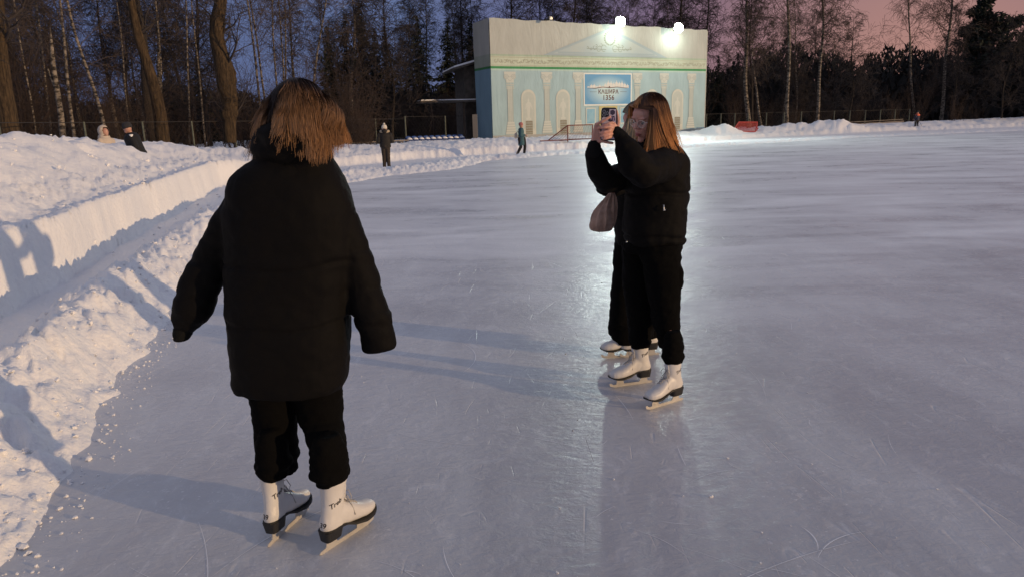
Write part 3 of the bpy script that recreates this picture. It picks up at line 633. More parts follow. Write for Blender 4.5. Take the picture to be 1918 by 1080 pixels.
# ================================================================== benches and blue seats
M_BLUE = nodemat('seat_blue', (.02, .06, .22), .45, noise=(9, (.035, .09, .28), 1)); M_BEAM = nodemat('bench_wood', (.30, .25, .20), .8, noise=(4, (.20, .16, .13), 1))
p0, p1 = np.array([*at(640, 262, 43)[:2]]), np.array([*at(765, 262, 47.5)[:2]])
def bench(p0, p1, z, label, planks=1, legs=6):
    d = (p1 - p0); ln = np.linalg.norm(d); a = math.atan2(d[1], d[0]); g0 = gz(*p0) - .1; o = empty('long_bench', (p0[0], p0[1], g0), a); tag(o, label, 'bench')
    for k in range(planks): MB().box((ln / 2, .17 * k, z - g0), (ln, .15, .05)).build('plank', M_BEAM, o)
    for i in range(legs): MB().box((ln * (i + .3) / legs, .1, (z - g0) / 2 - .03), (.30, .28, z - g0 - .05)).build('leg', M_OLD, o)
    return o
bench(p0, p1, .72, 'long low snow-dusted wooden bench left of the blue seats')
q0, q1 = np.array([*at(763, 262, 47.6)[:2]]), np.array([*at(872, 262, 49.5)[:2]])
bd = (q1 - q0); bl = np.linalg.norm(bd); ba = math.atan2(bd[1], bd[0]); g0 = gz(*q0) - .1
so = empty('seat_row', (q0[0], q0[1], g0), ba); tag(so, 'row of ten blue plastic stadium seats with snow on them before the fence', 'seats')
MB().box((bl / 2, .15, .66 - g0), (bl, .10, .08)).build('beam', M_BLUE, so)
for i in range(5): MB().box((bl * (i + .35) / 5, .15, (.62 - g0) / 2), (.22, .3, .62 - g0)).build('leg', M_OLD, so)
seatv, seatf = None, None
mb = MB(); w = .19
mb.add(*ring_loft([((0, .18, 0), (w, 0, 0), (0, .19, 0), 5), ((0, .18, .05), (w * 1.05, 0, 0), (0, .20, 0), 5)], 16)); 
mb.add(*ring_loft([((0, .36, .02), (w, 0, 0), (0, .025, 0), 4), ((0, .40, .16), (w * 1.02, 0, 0), (0, .022, 0), 4), ((0, .43, .24), (w * .85, 0, 0), (0, .018, 0), 3), ((0, .435, .27), (w * .4, 0, 0), (0, .012, 0), 2)], 16))
sn = MB(); sn.add(*ring_loft([((0, .15, .052), (w * .92, 0, 0), (0, .16, 0), 4), ((0, .17, .12), (w * .75, 0, 0), (0, .13, 0), 3), ((0, .22, .18), (w * .3, 0, 0), (0, .06, 0), 2)], 14))
for i in range(10):
    u = bl * (i + .45) / 10
    s = mb.build('seat', M_BLUE, so, smooth=True) if i == 0 else s0.copy()
    if i == 0: s0 = s
    else: C.link(s); s.parent = so
    s.location = (u, -.08, .70 - g0)
    s = sn.build('seat_snow', M_SNOW, s0, smooth=True) if i == 0 else c0.copy()
    if i == 0: c0 = s
    else: C.link(s); s.parent = [q for q in so.children if q.name.startswith('seat')][-1]
    s.location = (0, 0, 0)
mb = MB(); pp = at(891, 262, 49); o = MB().box((0, 0, .9), (.32, .3, 2.0)).build('concrete_pillar', nodemat('concrete', (.16, .15, .14), .9, bump=(10, .5, .02)), loc=(pp[0], pp[1], .35)); tag(o, 'short grey concrete pillar at the left foot of the wrapped building', 'pillar')
# small goal frame and toppled red goal
M_RUST = nodemat('rust_red', (.20, .045, .03), .7, noise=(7, (.13, .05, .035), 1)); M_RED = nodemat('red_net', (.34, .04, .035), .6)
g1, g2 = at(1040, 258, 43), at(1110, 258, 44.4)
z0 = gz(g1[0], g1[1]); go = empty('goal_frame', (g1[0], g1[1], z0), math.atan2(g2[1] - g1[1], g2[0] - g1[0])); tag(go, 'low rusty red goal frame standing in the snow in front of the wrapped building', 'goal')
W_ = np.linalg.norm((g2 - g1)[:2]); mb = MB(); t_ = .035
zt = at(1075, 235, 44)[2] - z0
for a, b in [((.9, 0, 0), (.9, 0, zt)), ((W_, 0, 0), (W_, 0, zt)), ((.9, 0, zt), (W_, 0, zt)), ((-.1, -.1, .12), (W_, 0, .12)), ((.1, .9, .1), (.9, 0, zt)), ((W_ - .8, -1.0, .15), (W_, 0, zt)), ((.1, .9, .1), (.9, 0, .1)), ((-1.2, -.2, .12), (.9, 0, .12)), ((W_ - .8, -1.0, .15), (.9, -.1, .14))]:
    mb.tube([a, b], t_, 6)
mb.build('frame', M_RUST, go)
P0 = []; P1 = []
for i in range(14):
    f = i / 13; a = np.array([.1 + .8 * f, .9 * (1 - f), .1 + (zt - .1) * f]); b = np.array([W_ - .8 + .8 * f, -1.0 * (1 - f), .15 + (zt - .15) * f])
    P0.append(a); P1.append(b)
    a2 = np.array([.1, .9, .1]) * (1 - f) + np.array([W_ - .8, -1, .15]) * f; b2 = np.array([.9, 0, zt]) * (1 - f) + np.array([W_, 0, zt]) * f; P0.append(a2); P1.append(b2)
V, F = segs_mesh(P0, P1, [.006] * len(P0), [.006] * len(P0)); obj('net', V, F, M_RUST, go)
r1, r2 = at(1372, 243, 56.5), at(1424, 240, 58.5); z0 = .45
ro = empty('toppled_goal', (r1[0], r1[1], z0), math.atan2(r2[1] - r1[1], r2[0] - r1[0])); tag(ro, 'bright red goal with red net tipped over between the snow heaps', 'goal')
W_ = np.linalg.norm((r2 - r1)[:2]); h_ = .78
A_, B_, C_, D_ = np.array([0, 0, .1]), np.array([1.0, .2, h_]), np.array([W_, .3, h_ - .05]), np.array([W_ - .9, -.2, .0])
mb = MB()
for a, b in ((A_, B_), (B_, C_), (C_, D_), (D_, A_), (C_, np.array([W_, .3, -.1])), (D_, np.array([W_, .2, .25]))): mb.tube([a, b], .04, 6)
mb.build('frame', M_RED, ro)
P0 = []; P1 = []
for i in range(17):
    f = i / 16
    P0.append(A_ * (1 - f) + B_ * f); P1.append(D_ * (1 - f) + C_ * f); P0.append(A_ * (1 - f) + D_ * f); P1.append(B_ * (1 - f) + C_ * f)
V, F = segs_mesh(P0, P1, [.014] * len(P0), [.014] * len(P0)); obj('net', V, F, M_RED, ro)
# ================================================================== trees
def bark_mat(name, base, dark, white=False):
    m = bpy.data.materials.new(name); m.use_nodes = True; t = m.node_tree; b = t.nodes['Principled BSDF']; b.inputs['Roughness'].default_value = .85; b.inputs['Specular IOR Level'].default_value = .2
    tcn = t.nodes.new('ShaderNodeTexCoord'); mp = t.nodes.new('ShaderNodeMapping'); t.links.new(tcn.outputs['Object'], mp.inputs[0]); mp.inputs['Scale'].default_value = (2.2, 2.2, 5.0) if white else (9, 9, 1.3)
    n = t.nodes.new('ShaderNodeTexNoise'); n.inputs['Scale'].default_value = 1.5; n.inputs['Detail'].default_value = 5; n.inputs['Roughness'].default_value = .7; t.links.new(mp.outputs[0], n.inputs[0])
    r = t.nodes.new('ShaderNodeMapRange'); r.inputs[1].default_value = .40 if white else .35; r.inputs[2].default_value = .58 if white else .65; t.links.new(n.outputs[0], r.inputs[0])
    x = t.nodes.new('ShaderNodeMix'); x.data_type = 'RGBA'; x.inputs[6].default_value = (*base, 1); x.inputs[7].default_value = (*dark, 1); t.links.new(r.outputs[0], x.inputs[0]); t.links.new(x.outputs[2], b.inputs['Base Color'])
    bp = t.nodes.new('ShaderNodeBump'); bp.inputs['Strength'].default_value = 1.0; bp.inputs['Distance'].default_value = .08; t.links.new(n.outputs[0], bp.inputs['Height']); t.links.new(bp.outputs[0], b.inputs['Normal'])
    return m
M_BIRCH = bark_mat('birch_bark', (.28, .235, .185), (.03, .025, .02), True); M_POP = bark_mat('poplar_bark', (.105, .070, .038), (.022, .016, .011)); M_DARKB = bark_mat('dark_bark', (.045, .036, .03), (.03, .025, .02))
M_TWIG = nodemat('twigs', (.035, .027, .025), .9); M_TWIGL = nodemat('pale_twigs', (.07, .05, .04), .9); M_BRUSH = nodemat('brush', (.045, .028, .02), .9)
M_NEED = nodemat('needles', (.010, .016, .010), .9)
def trunk_path(H, lean, wob, seed, n=16):
    rg = np.random.RandomState(seed); ph = rg.rand(4) * 6.28; t = np.linspace(0, 1, n); 
    x = lean[0] * t * H + wob * (np.sin(t * 5 + ph[0]) - math.sin(ph[0])) + wob * .4 * (np.sin(t * 13 + ph[1]) - math.sin(ph[1]))
    y = lean[1] * t * H + wob * (np.sin(t * 4 + ph[2]) - math.sin(ph[2]))
    return np.column_stack([x, y, t * H - .15])
def crown_segs(path, r0, seed, start=.3, n1=34, ln=.28, droop=.5, rise=.7, sub=(7, 6), tw=.007):
    """limbs > branches > twigs as separate tapered pieces"""
    rg = np.random.RandomState(seed); H = path[-1, 2]; S = []
    def grow(p, d, L, r, level):
        ns = (6, 4, 3)[level]; pts = [p]; 
        for k in range(ns):
            g = np.array([0, 0, (.16 if level == 0 else -.10 if level == 1 else -.32) * droop]); d = d + g + .16 * rg.randn(3); d /= np.linalg.norm(d)
            q = pts[-1] + d * L / ns; ra, rb = r * (1 - k / ns * .8), r * (1 - (k + 1) / ns * .8); S.append((pts[-1], q, max(ra, tw), max(rb, tw))); pts.append(q)
            if level < 2:
                m = sub[level] / ns; m = int(m) + (rg.rand() < m - int(m))
                for _ in range(m):
                    a = rg.randn(3); a -= d * (a @ d); a /= np.linalg.norm(a); dd = d * .75 + a * .75; dd /= np.linalg.norm(dd); f = rg.rand()
                    grow(pts[-2] * (1 - f) + q * f, dd, L * (.50 if level == 0 else .55) * (.6 + .7 * rg.rand()), r * .42, level + 1)
    for i in range(n1):
        t = start + (1 - start) * ((i + rg.rand()) / n1) ** .85; j = t * (len(path) - 1); k = min(int(j), len(path) - 2); p = path[k] * (1 - j + k) + path[k + 1] * (j - k)
        a = rg.rand() * 6.283; up = rise * (.6 + .7 * rg.rand()); d = np.array([math.cos(a), math.sin(a), up]); d /= np.linalg.norm(d)
        rt = r0 * (1 - t) ** .8; grow(p, d, H * ln * (1.15 - .75 * t) * (.6 + .6 * rg.rand()), max(rt * .36, .014), 0)
    return S
def tree_mesh(name, H, r0, lean, wob, seed, mat, twm, root=None, path=None, taper=.9, rad=None, **kw):
    if path is None: path = trunk_path(H, lean, wob, seed)
    n = len(path); t = np.linspace(0, 1, n); r = r0 * (1 - taper * t) if rad is None else rad
    r = np.array(r, float); 
    if rad is None: r[0] *= 1.25
    v, f = tube(path, r, 10); tr = obj('trunk', v, f, mat, root, smooth=True)
    S = crown_segs(path, r0, seed + 1, **kw)
    V, F = segs_mesh([s[0] for s in S], [s[1] for s in S], [s[2] for s in S], [s[3] for s in S], 3)
    cr = obj('crown', V, F, twm, root); return tr, cr
def hero(px, py, px0, w, Y, kind, label, H=None, seed=0, wob=.12, cat='tree', rad=None, name='birch_tree', **kw):
    w *= (.66 if px > 1300 else .74) if kind == 'birch' else 1.0
    """a tree standing where its foot shows at (px, py), reaching (px0, 0)"""
    b = at(px, py, Y); z = gz(b[0], b[1]); tp = at(px0, 0, Y); lean = ((tp[0] - b[0]) / (tp[2] - z), 0.01); r0 = w * Y / FPX / 2
    H = H or (tp[2] - z) * 1.7; o = empty(name, (b[0], b[1], z)); tag(o, label, cat)
    mt = {'birch': M_BIRCH, 'poplar': M_POP, 'dark': M_DARKB}[kind]
    tree_mesh(name, H, r0, lean, wob, seed, mt, M_TWIGL if kind == 'birch' else M_TWIG, root=o, rad=rad, **kw); return o
# left: thick old trunks and white birches beyond the fence
hero(8, 250, 4, 40, 27, 'poplar', 'thick brown trunk cut by the left edge of the picture', seed=11, name='poplar_tree', start=.35, wob=.10, n1=18)
hero(303, 250, 258, 27, 34, 'poplar', 'tall thick brown trunk with its warm lit bark behind the man in black cap', seed=12, name='poplar_tree', start=.4, wob=.16, n1=16)
hero(288, 250, 238, 22, 35.5, 'dark', 'darker thick trunk close behind the warm lit brown trunk', seed=13, name='poplar_tree', start=.4, wob=.16, n1=16)
# the crooked willow
b = at(431, 250, 36); k = 36 / FPX; z = gz(b[0], b[1]); o = empty('willow_tree', (b[0], b[1], z)); tag(o, 'crooked pollard trunk with a burl left of the near skater', 'tree')
pp = [(431, 268, 11), (430, 225, 12), (431, 195, 14), (424, 160, 17), (421, 130, 17), (412, 100, 14), (406, 70, 13), (407, 40, 12.5), (412, 15, 11), (415, -20, 10), (420, -70, 8), (424, -130, 4)]
path = np.array([at(a, c, 36) for a, c, _ in pp]) - np.array([b[0], b[1], z]); rad = [r * k for *_, r in pp]
v, f = tube(path, rad, 12); mb = MB().add(v, f)
for c, r in (((432, 137), 10), ((434, 150), 9), ((438, 185), 8), ((425, 215), 12), ((437, 212), 9)): mb.add(*ball(at(*c, 35.9) - np.array([b[0], b[1], z]), r * k, 10, 7))
v, f = fuse(mb, .07, 3, lambda V: .03 * fbm(V[:, 0] * 4, V[:, 1] * 4, V[:, 2] * 1.5)); obj('trunk', v, f, M_POP, o, smooth=True)
S = crown_segs(path, .35, 5, start=.35, n1=12, ln=.25, rise=.9) + [s for q in range(3) for s in crown_segs(path[1:3] + np.array([0, 0, -.2]), .1, 50 + q, start=0, n1=9, ln=1.3, rise=1.6, sub=(3, 2), droop=.2)]
V, F = segs_mesh([s[0] for s in S], [s[1] for s in S], [s[2] for s in S], [s[3] for s in S], 3); obj('crown', V, F, M_TWIG, o)
BL = [(138, 250, 112, 9, 31, 'speckled white birch trunk left of the white hooded person', .05), (203, 252, 132, 9.5, 32, 'leaning speckled birch trunk rising behind the white hooded person', .14), (62, 250, 24, 5, 33, 'thin pale birch between the left edge trunk and the snapped birch', .08),
      (92, 250, 72, 6, 38, 'greyish thin birch left of the snapped birch', .08), (75, 250, 62, 5, 39, 'dim grey birch second from the thick left edge trunk', .08), (245, 250, 215, 5, 40, 'thin dim birch between the leaning birch and the thick trunk', .1), (292, 210, 283, 4.5, 39, 'slender birch with side limbs hugging the thick brown trunk', .12),
      (349, 250, 338, 5, 44, 'slim birch midway between the brown trunk and the willow', .1), (382, 250, 366, 5, 45, 'slim birch just left of the crooked willow', .1),
      (498, 262, 460, 6.5, 44, 'left birch of the close pair above the near skater hair', .08), (507, 262, 471, 6, 45, 'right birch of the close pair above the near skater hair', .08), (525, 262, 509, 5.5, 47, 'thin birch left of two upright ones above the near skater', .08),
      (534, 262, 522, 5, 48, 'slender birch in the middle above the near skater head', .05), (537, 262, 533, 5.5, 49, 'upright birch right of the slender one above the near skater head', .04), (572, 262, 606, 6, 46, 'birch leaning right above the near skater head', .1)]
for i, (a, c, e, w, Y, lb, wb) in enumerate(BL): hero(a, c, e, w, Y, 'birch', lb, seed=100 + i * 7, wob=wb, start=.35, n1=22 if i > 8 else 14, taper=.75)
b = at(118, 250, 30); z = gz(b[0], b[1]); o = empty('birch_tree', (b[0], b[1], z)); tag(o, 'snapped pale birch trunk with a broken pointed top', 'tree')
path = np.array([at(x, y, 30) for x, y in ((119, 268), (114, 215), (106, 165), (100, 125), (97, 90), (94, 52))]) - np.array([b[0], b[1], z]); v, f = tube(path, np.array([6, 5, 4.5, 4, 3, .6]) * 30 / FPX, 9); obj('trunk', v, f, M_BIRCH, o, smooth=True)
mb = MB().tube([path[2], path[2] + np.array([-.15, 0, .4]), path[2] + np.array([-.22, 0, .75])], [.08, .06, .03], 7); mb.build('branch_stub', M_BIRCH, o)
# right: the birches beside the wrapped building
BRr = [(1405, 222, 1401, 13, 68, 'tallest thick birch forking high, first right of the wrapped building', .20, 40), (1427, 236, 1404, 7, 66, 'slim birch leaning left against the thick forked birch', .12, 12), (1474, 232, 1470, 10, 66, 'straight birch second right of the wrapped building', .16, 40), (1530, 226, 1540, 10, 69, 'birch third right of the wrapped building with a broad twiggy crown', .2, 46),
       (1716, 215, 1711, 7, 80, 'dim thin birch directly behind the far skater in orange', .2, 26), (1764, 214, 1780, 10, 80, 'forked birch between the far skater and the dark pine', .25, 44), (1490, 226, 1492, 5, 82, 'thin grey birch between the second and third white birches', .2, 20)]
for i, (a, c, e, w, Y, lb, wb, n1) in enumerate(BRr): hero(a, c, e, w, Y, 'birch', lb, seed=300 + i * 7, wob=wb, start=.38, n1=n1, ln=.26, taper=.8, H=16 + (i % 3) * 2 if i != 1 else 9, droop=.9, sub=(8, 7), tw=.011)
# pine
def conifer_faces(H, Rr, seed, z0=.1, dens=1.0, lay=26):
    rg = np.random.RandomState(seed); V = []; F = []
    for i in range(lay):
        t = z0 + (1 - z0) * i / lay; z = t * H; rr = Rr * (1 - t) ** .8 + .12; nb = int((9 + 7 * (1 - t)) * dens)
        for k in range(nb):
            a = rg.rand() * 6.283; L_ = rr * (.5 + .65 * rg.rand()); w = .14 + .16 * L_; dz = -.32 * L_ + .15 * rg.randn(); d = np.array([math.cos(a), math.sin(a)]); q = np.array([-d[1], d[0]])
            for s in range(5):
                f0 = s / 5; f1 = f0 + .32; ww = w * (1 - f0) * .8 + .05; j = rg.randn(3) * .09; b_ = len(V)
                p = np.array([d[0] * L_ * f0, d[1] * L_ * f0, z + dz * f0]) + j; e = np.array([d[0] * L_ * f1, d[1] * L_ * f1, z + dz * f1 - .06]) + j
                V += [p + [q[0] * ww, q[1] * ww, -.05], p - [q[0] * ww, q[1] * ww, .05], e + rg.randn(3) * .05]; F.append((b_, b_ + 1, b_ + 2))
                V += [p + [0, 0, .03], p + [d[0] * .1, d[1] * .1, -.16 - .12 * rg.rand()], e + [0, 0, -.02]]; F.append((b_ + 3, b_ + 4, b_ + 5))
    return np.array(V), np.array(F)
bpn = at(1832, 212, 84); zc = 0.4; o = empty('pine_tree', (bpn[0], bpn[1], zc)); tag(o, 'dark pine with layered crown standing above the woods at the far right', 'tree')
v, f = tube([(0, 0, 0), (.1, 0, 4), (-.1, 0, 8), (0, 0, 13)], [.25, .2, .15, .04], 8); obj('trunk', v, f, M_DARKB, o)
rg = np.random.RandomState(77); V = []; F = []
for (cx, cz, rx, rz_, n) in [(-.5, 13.2, .9, .8, 260), (-1.1, 12.0, 1.4, .8, 420), (.1, 11.0, 2.0, .8, 520), (1.9, 10.3, 1.6, .5, 360), (3.4, 11.0, 1.5, .45, 330), (-1.6, 10.0, 1.5, .8, 420), (.6, 9.3, 2.6, .9, 560), (-1.4, 8.4, 2.2, 1.1, 500), (2.2, 8.0, 2.4, 1.0, 500), (0, 6.5, 3.2, 1.5, 800)]:
    for _ in range(n):
        a = rg.randn(3); a /= np.linalg.norm(a); a *= rg.rand() ** .4; c = np.array([cx + rx * a[0], rx * a[1], cz + rz_ * a[2] + .2 * a[0]]); q = rg.randn(3); q /= np.linalg.norm(q); p = np.cross(q, rg.randn(3)); p /= np.linalg.norm(p); s = .09 + .15 * rg.rand(); b_ = len(V)
        V += [c + q * s * 1.8, c + p * s * .6, c - q * s * 1.8, c - p * s * .6]; F.append((b_, b_ + 1, b_ + 2, b_ + 3))
obj('crown', np.array(V), np.array(F), M_NEED, o)
# background trees, one of each kind then copies
def proto(name, H, r0, seed, mat, twm, **kw):
    o = empty(name); tree_mesh(name, H, r0, (.0, .0), .25, seed, mat, twm, root=o, **kw); return o
PROT = [proto('bare_tree', 15, .16, 501, M_BIRCH, M_TWIG, start=.25, n1=44, ln=.24, droop=.8, sub=(9, 7), tw=.011), proto('bare_tree', 17, .20, 502, M_DARKB, M_TWIG, start=.22, n1=50, ln=.22, droop=.3, sub=(9, 7), tw=.012),
        proto('bare_tree', 13, .13, 503, M_DARKB, M_TWIG, start=.12, n1=46, ln=.27, droop=.2, sub=(9, 7), tw=.011), proto('bare_tree', 16, .15, 504, M_BIRCH, M_TWIG, start=.35, n1=40, ln=.22, droop=.9, sub=(9, 7), tw=.011)]
sp = empty('spruce_tree'); v, f = tube([(0, 0, -.1), (0, 0, 11)], [.2, .03], 7); obj('trunk', v, f, M_DARKB, sp); V, F = conifer_faces(12, 2.4, 9); obj('crown', V, F, M_NEED, sp)
usedp = set()
def place(pr, px, Y, s, rz, label, group):
    b = at(px, 240, Y)
    if pr.name in usedp:
        o = pr.copy(); C.link(o)
        for ch in pr.children:
            c = ch.copy(); C.link(c); c.parent = o
    else: o = pr; usedp.add(pr.name)
    o.location = (b[0], b[1], .1); o.scale = (s, s, s); o.rotation_euler = (.03 * math.sin(rz * 7), .03 * math.cos(rz * 5), rz); tag(o, label, 'tree', group)
rg = random.Random(12); N_BG = 78
for i in range(N_BG):
    px = -120 + (2160) * ((i * .6180339) % 1.0)
    far = rg.random(); left = px < 900
    Y = (44 + 40 * far) if left else (70 + 35 * far)
    if 740 < px < 1345: Y = 72 + 30 * far
    if 1560 < px < 1720 and rg.random() < .75: continue
    s = (.85 + .35 * rg.random()) if left or px < 1340 else (.62 + .22 * rg.random())
    if 410 < px < 480: s *= .7
    if px < 900 and (95 < px < 190 or 420 < px < 610) and rg.random() < .6: continue
    place(PROT[rg.randrange(4) if px < 1700 else 1 + rg.randrange(2)], px, Y, s, rg.random() * 6.28, 'bare winter tree in the dim woods behind the rink', 'bare trees of the dim woods')
SPX = [(40, 60), (330, 70), (630, 64), (655, 60), (690, 64), (705, 58), (735, 72), (790, 70), (840, 75), (1345, 92), (1380, 96), (1500, 98), (1580, 100), (1640, 104), (1690, 98), (1740, 96), (1810, 92), (1860, 90), (1900, 94), (1940, 88), (1980, 90), (880, 78), (10, 55), (120, 72), (380, 74)]
for i, (px, Y) in enumerate(SPX):
    s = .75 + .3 * rg.random() if px < 900 else .62 + .25 * rg.random()
    if px > 1800: s = .85 + .15 * rg.random()
    place(sp, px, Y, s, rg.random() * 6.28, 'dark spruce in the dim woods behind the rink', 'dark spruces of the dim woods')
# brushwood shrubs just behind the fence
def shrub_proto(seed, H, n):
    rg_ = np.random.RandomState(seed); S = []
    for i in range(n):
        a = rg_.rand() * 6.283; d = np.array([math.cos(a) * .35, math.sin(a) * .35, 1.0]) + .12 * rg_.randn(3); p = np.array([.35 * rg_.randn(), .35 * rg_.randn(), 0]); L_ = H * (.55 + .5 * rg_.rand()); r = .02
        for k in range(7):
            d = d + .10 * rg_.randn(3); d[2] += .04; d /= np.linalg.norm(d); q = p + d * L_ / 7; S.append((p, q, r * (1 - k / 8), r * (1 - (k + 1) / 8)))
            for _ in range(3):
                e = d * .8 + .6 * rg_.randn(3); e /= np.linalg.norm(e); m_ = q + e * L_ * .13; S.append((q, m_, .007, .005)); e2 = e + .5 * rg_.randn(3); e2 /= np.linalg.norm(e2); S.append((m_, m_ + e2 * L_ * .1, .005, .004))
            p = q
    return segs_mesh([s[0] for s in S], [s[1] for s in S], [s[2] for s in S], [s[3] for s in S], 3)
SH = []
for i in range(3):
    V, F = shrub_proto(900 + i, 5.0 + i, 34); SH.append(obj('bare_shrub', V, F, M_BRUSH))
for i in range(78):
    px = -60 + 1990 * ((i * .7548) % 1.0); px = px if i % 3 else 600 + 290 * rg.random(); Y = (38 + 18 * rg.random() if px < 900 else 72 + 14 * rg.random())
    if px < 330: Y = 32 + 12 * rg.random()
    if 700 < px < 1345: Y = 64 + 12 * rg.random()
    b = at(px, 240, Y); o = SH[i] if i < 3 else SH[i % 3].copy()
    if i >= 3: C.link(o)
    o.location = (b[0], b[1], .1); s = .45 + .55 * rg.random(); o.scale = (s * 1.1, s * 1.1, s); o.rotation_euler = (0, 0, rg.random() * 6.28); tag(o, 'leafless brushwood shrub behind the fence', 'shrub', 'bare shrubs along the edge of the woods')
# far-off wood that reads as one dark mass
rs = np.random.RandomState(31); V = []; F = []; n = 76000
ang = np.radians(-52 + 100 * rs.rand(n)); 
rad = 96 + 40 * rs.rand(n); sk = fbm(ang * 14, ang * 0, o=4, seed=5) * 2.8 + fbm(ang * 70, ang * 0, o=2, seed=6) * 1.4
top = np.where(ang < -.03, 6.5, 9.2) + sk + np.where((ang > .60), 2.0, 0); top = top * (rad / 110)
hz = top * rs.rand(n) ** 1.25; cx, cy = rad * np.sin(ang), rad * np.cos(ang); s = (.22 + .5 * rs.rand(n)) * (1.9 - 1.35 * hz / top)
tz = rs.randn(n, 3); tz[:, 2] = np.abs(tz[:, 2]) + 1.2; tz /= np.linalg.norm(tz, axis=1, keepdims=True); q = np.cross(tz, rs.randn(n, 3)); q /= np.linalg.norm(q, axis=1, keepdims=True)
c = np.column_stack([cx, cy, hz + .2]); V = np.stack([c - q * s[:, None] * .5, c + q * s[:, None] * .5, c + tz * s[:, None] * 2.0], 1).reshape(-1, 3); F = np.arange(3 * n).reshape(-1, 3)
o = obj('distant_wood', V, F, nodemat('distant_wood', (.012, .012, .011), .95)); tag(o, 'far-off dark wood closing the view behind the trees', 'wood', kind='stuff')
# ================================================================== people
M_SKIN = nodemat('skin', (.46, .26, .19), .5, noise=(30, (.50, .24, .18), .6)); M_SKINC = nodemat('skin_cold', (.58, .32, .25), .5, noise=(40, (.60, .28, .22), .8))
M_BLK = nodemat('black_nylon', (.0045, .004, .004), .75, spec=.10, bump=(55, .25, .004)); M_BLK2 = nodemat('black_cotton', (.0038, .0036, .0036), .95, spec=.06, bump=(90, .3, .003)); M_RIB = nodemat('black_rib', (.010, .010, .010), .95, spec=.1, bump=(160, .5, .003))
M_BOOT = nodemat('white_leather', (.66, .65, .64), .42, noise=(7, (.58, .56, .54), .8), bump=(60, .15, .002)); M_SOLE = nodemat('black_sole', (.012, .012, .012), .5); M_STEEL = nodemat('blade_steel', (.62, .59, .54), .32, metallic=.35, noise=(25, (.50, .47, .42), .8)); M_LACE = nodemat('lace', (.42, .40, .38), .8); M_MARK = nodemat('boot_print', (.03, .025, .025), .6)
def hair_mat(name, root, tip, t0=.15, t1=.7):
    m = bpy.data.materials.new(name); m.use_nodes = True; t = m.node_tree; b = t.nodes['Principled BSDF']; b.inputs['Roughness'].default_value = .5; b.inputs['Specular IOR Level'].default_value = .35
    a = t.nodes.new('ShaderNodeAttribute'); a.attribute_name = 'strand'; s = t.nodes.new('ShaderNodeSeparateColor'); t.links.new(a.outputs['Color'], s.inputs[0])
    r = t.nodes.new('ShaderNodeMapRange'); r.inputs[1].default_value = t0; r.inputs[2].default_value = t1; t.links.new(s.outputs[0], r.inputs[0])
    x = t.nodes.new('ShaderNodeMix'); x.data_type = 'RGBA'; x.inputs[6].default_value = (*root, 1); x.inputs[7].default_value = (*tip, 1); t.links.new(r.outputs[0], x.inputs[0])
    q = t.nodes.new('ShaderNodeMapRange'); q.inputs[3].default_value = .55; q.inputs[4].default_value = 1.4; t.links.new(s.outputs[1], q.inputs[0])
    v = t.nodes.new('ShaderNodeVectorMath'); v.operation = 'SCALE'; t.links.new(x.outputs[2], v.inputs[0]); t.links.new(q.outputs[0], v.inputs['Scale']); t.links.new(v.outputs[0], b.inputs['Base Color']); return m
def rows(mb, rw, Y, ry, p=2.3, n=28, dy=None):
    """body form from its widths: (row, left, right[, depth[, Y]])"""
    rg = []
    for q in rw:
        d = q[3] if len(q) > 3 else ry; y = q[4] if len(q) > 4 else Y; a, b = at(q[1], q[0], y), at(q[2], q[0], y); rg.append(((a + b) / 2, (b - a) / 2, np.array([0, d, 0]), p))
    mb.add(*ring_loft(rg, n)); return mb
def pxl(mb, pts, n=14):
    """limb along (px, py, Y, radius)"""
    limb(mb, [at(a, b, c) for a, b, c, _ in pts], [r for *_, r in pts], n)
def folds(amp, sc, seams=(), sd=.010, sw=.012, seed=0, st=(1, 1, 2.2)):
    def f(V):
        d = amp * fbm(V[:, 0] * sc * st[0], V[:, 1] * sc * st[1], V[:, 2] * sc * st[2], o=3, seed=seed) + amp * .35 * fbm(V[:, 0] * sc * 4, V[:, 1] * sc * 4, V[:, 2] * sc * 5, o=2, seed=seed + 5)
        for z, sl in seams:
            zz = V[:, 2] - z - sl * V[:, 0] - .01 * np.sin(V[:, 0] * 14 + V[:, 1] * 9); d = d - sd * np.exp(-(zz / sw) ** 2)
        return d
    return f
def head_shapes(mb, c, f, l, u, s=1.0):
    f, l, u = [np.asarray(q, float) for q in (f, l, u)]
    def L(a, b_, c_): return np.asarray(c) + s * (a * f + b_ * l + c_ * u)
    def el(a, b_, c_, rf, rl, ru):
        v, q = ball((0, 0, 0), (rf * s, rl * s, ru * s), 20, 14); mb.add([L(a, b_, c_) + p[0] * f + p[1] * l + p[2] * u for p in v], q)
    el(-.005, 0, .035, .098, .076, .095); el(.030, 0, -.035, .066, .060, .072); el(.050, 0, -.078, .036, .034, .026); el(.074, 0, -.092, .018, .022, .015)
    for sd in (-1, 1): el(.058, sd * .034, -.018, .034, .028, .032); el(.080, sd * .026, .030, .016, .024, .008); el(0, sd * .078, .0, .020, .010, .032)
    el(.072, 0, .045, .026, .045, .035)
    limb(mb, [L(.086, 0, .018), L(.106, 0, -.014)], [.008 * s, .0105 * s], 10)
    for sd in (-1, 1): el(.096, sd * .011, -.020, .011, .008, .008)
    el(.083, 0, -.052, .018, .026, .010); el(.080, 0, -.066, .018, .022, .008)
    limb(mb, [L(-.01, 0, -.06), L(-.015, 0, -.13)], [.047 * s, .046 * s], 14)
    return L
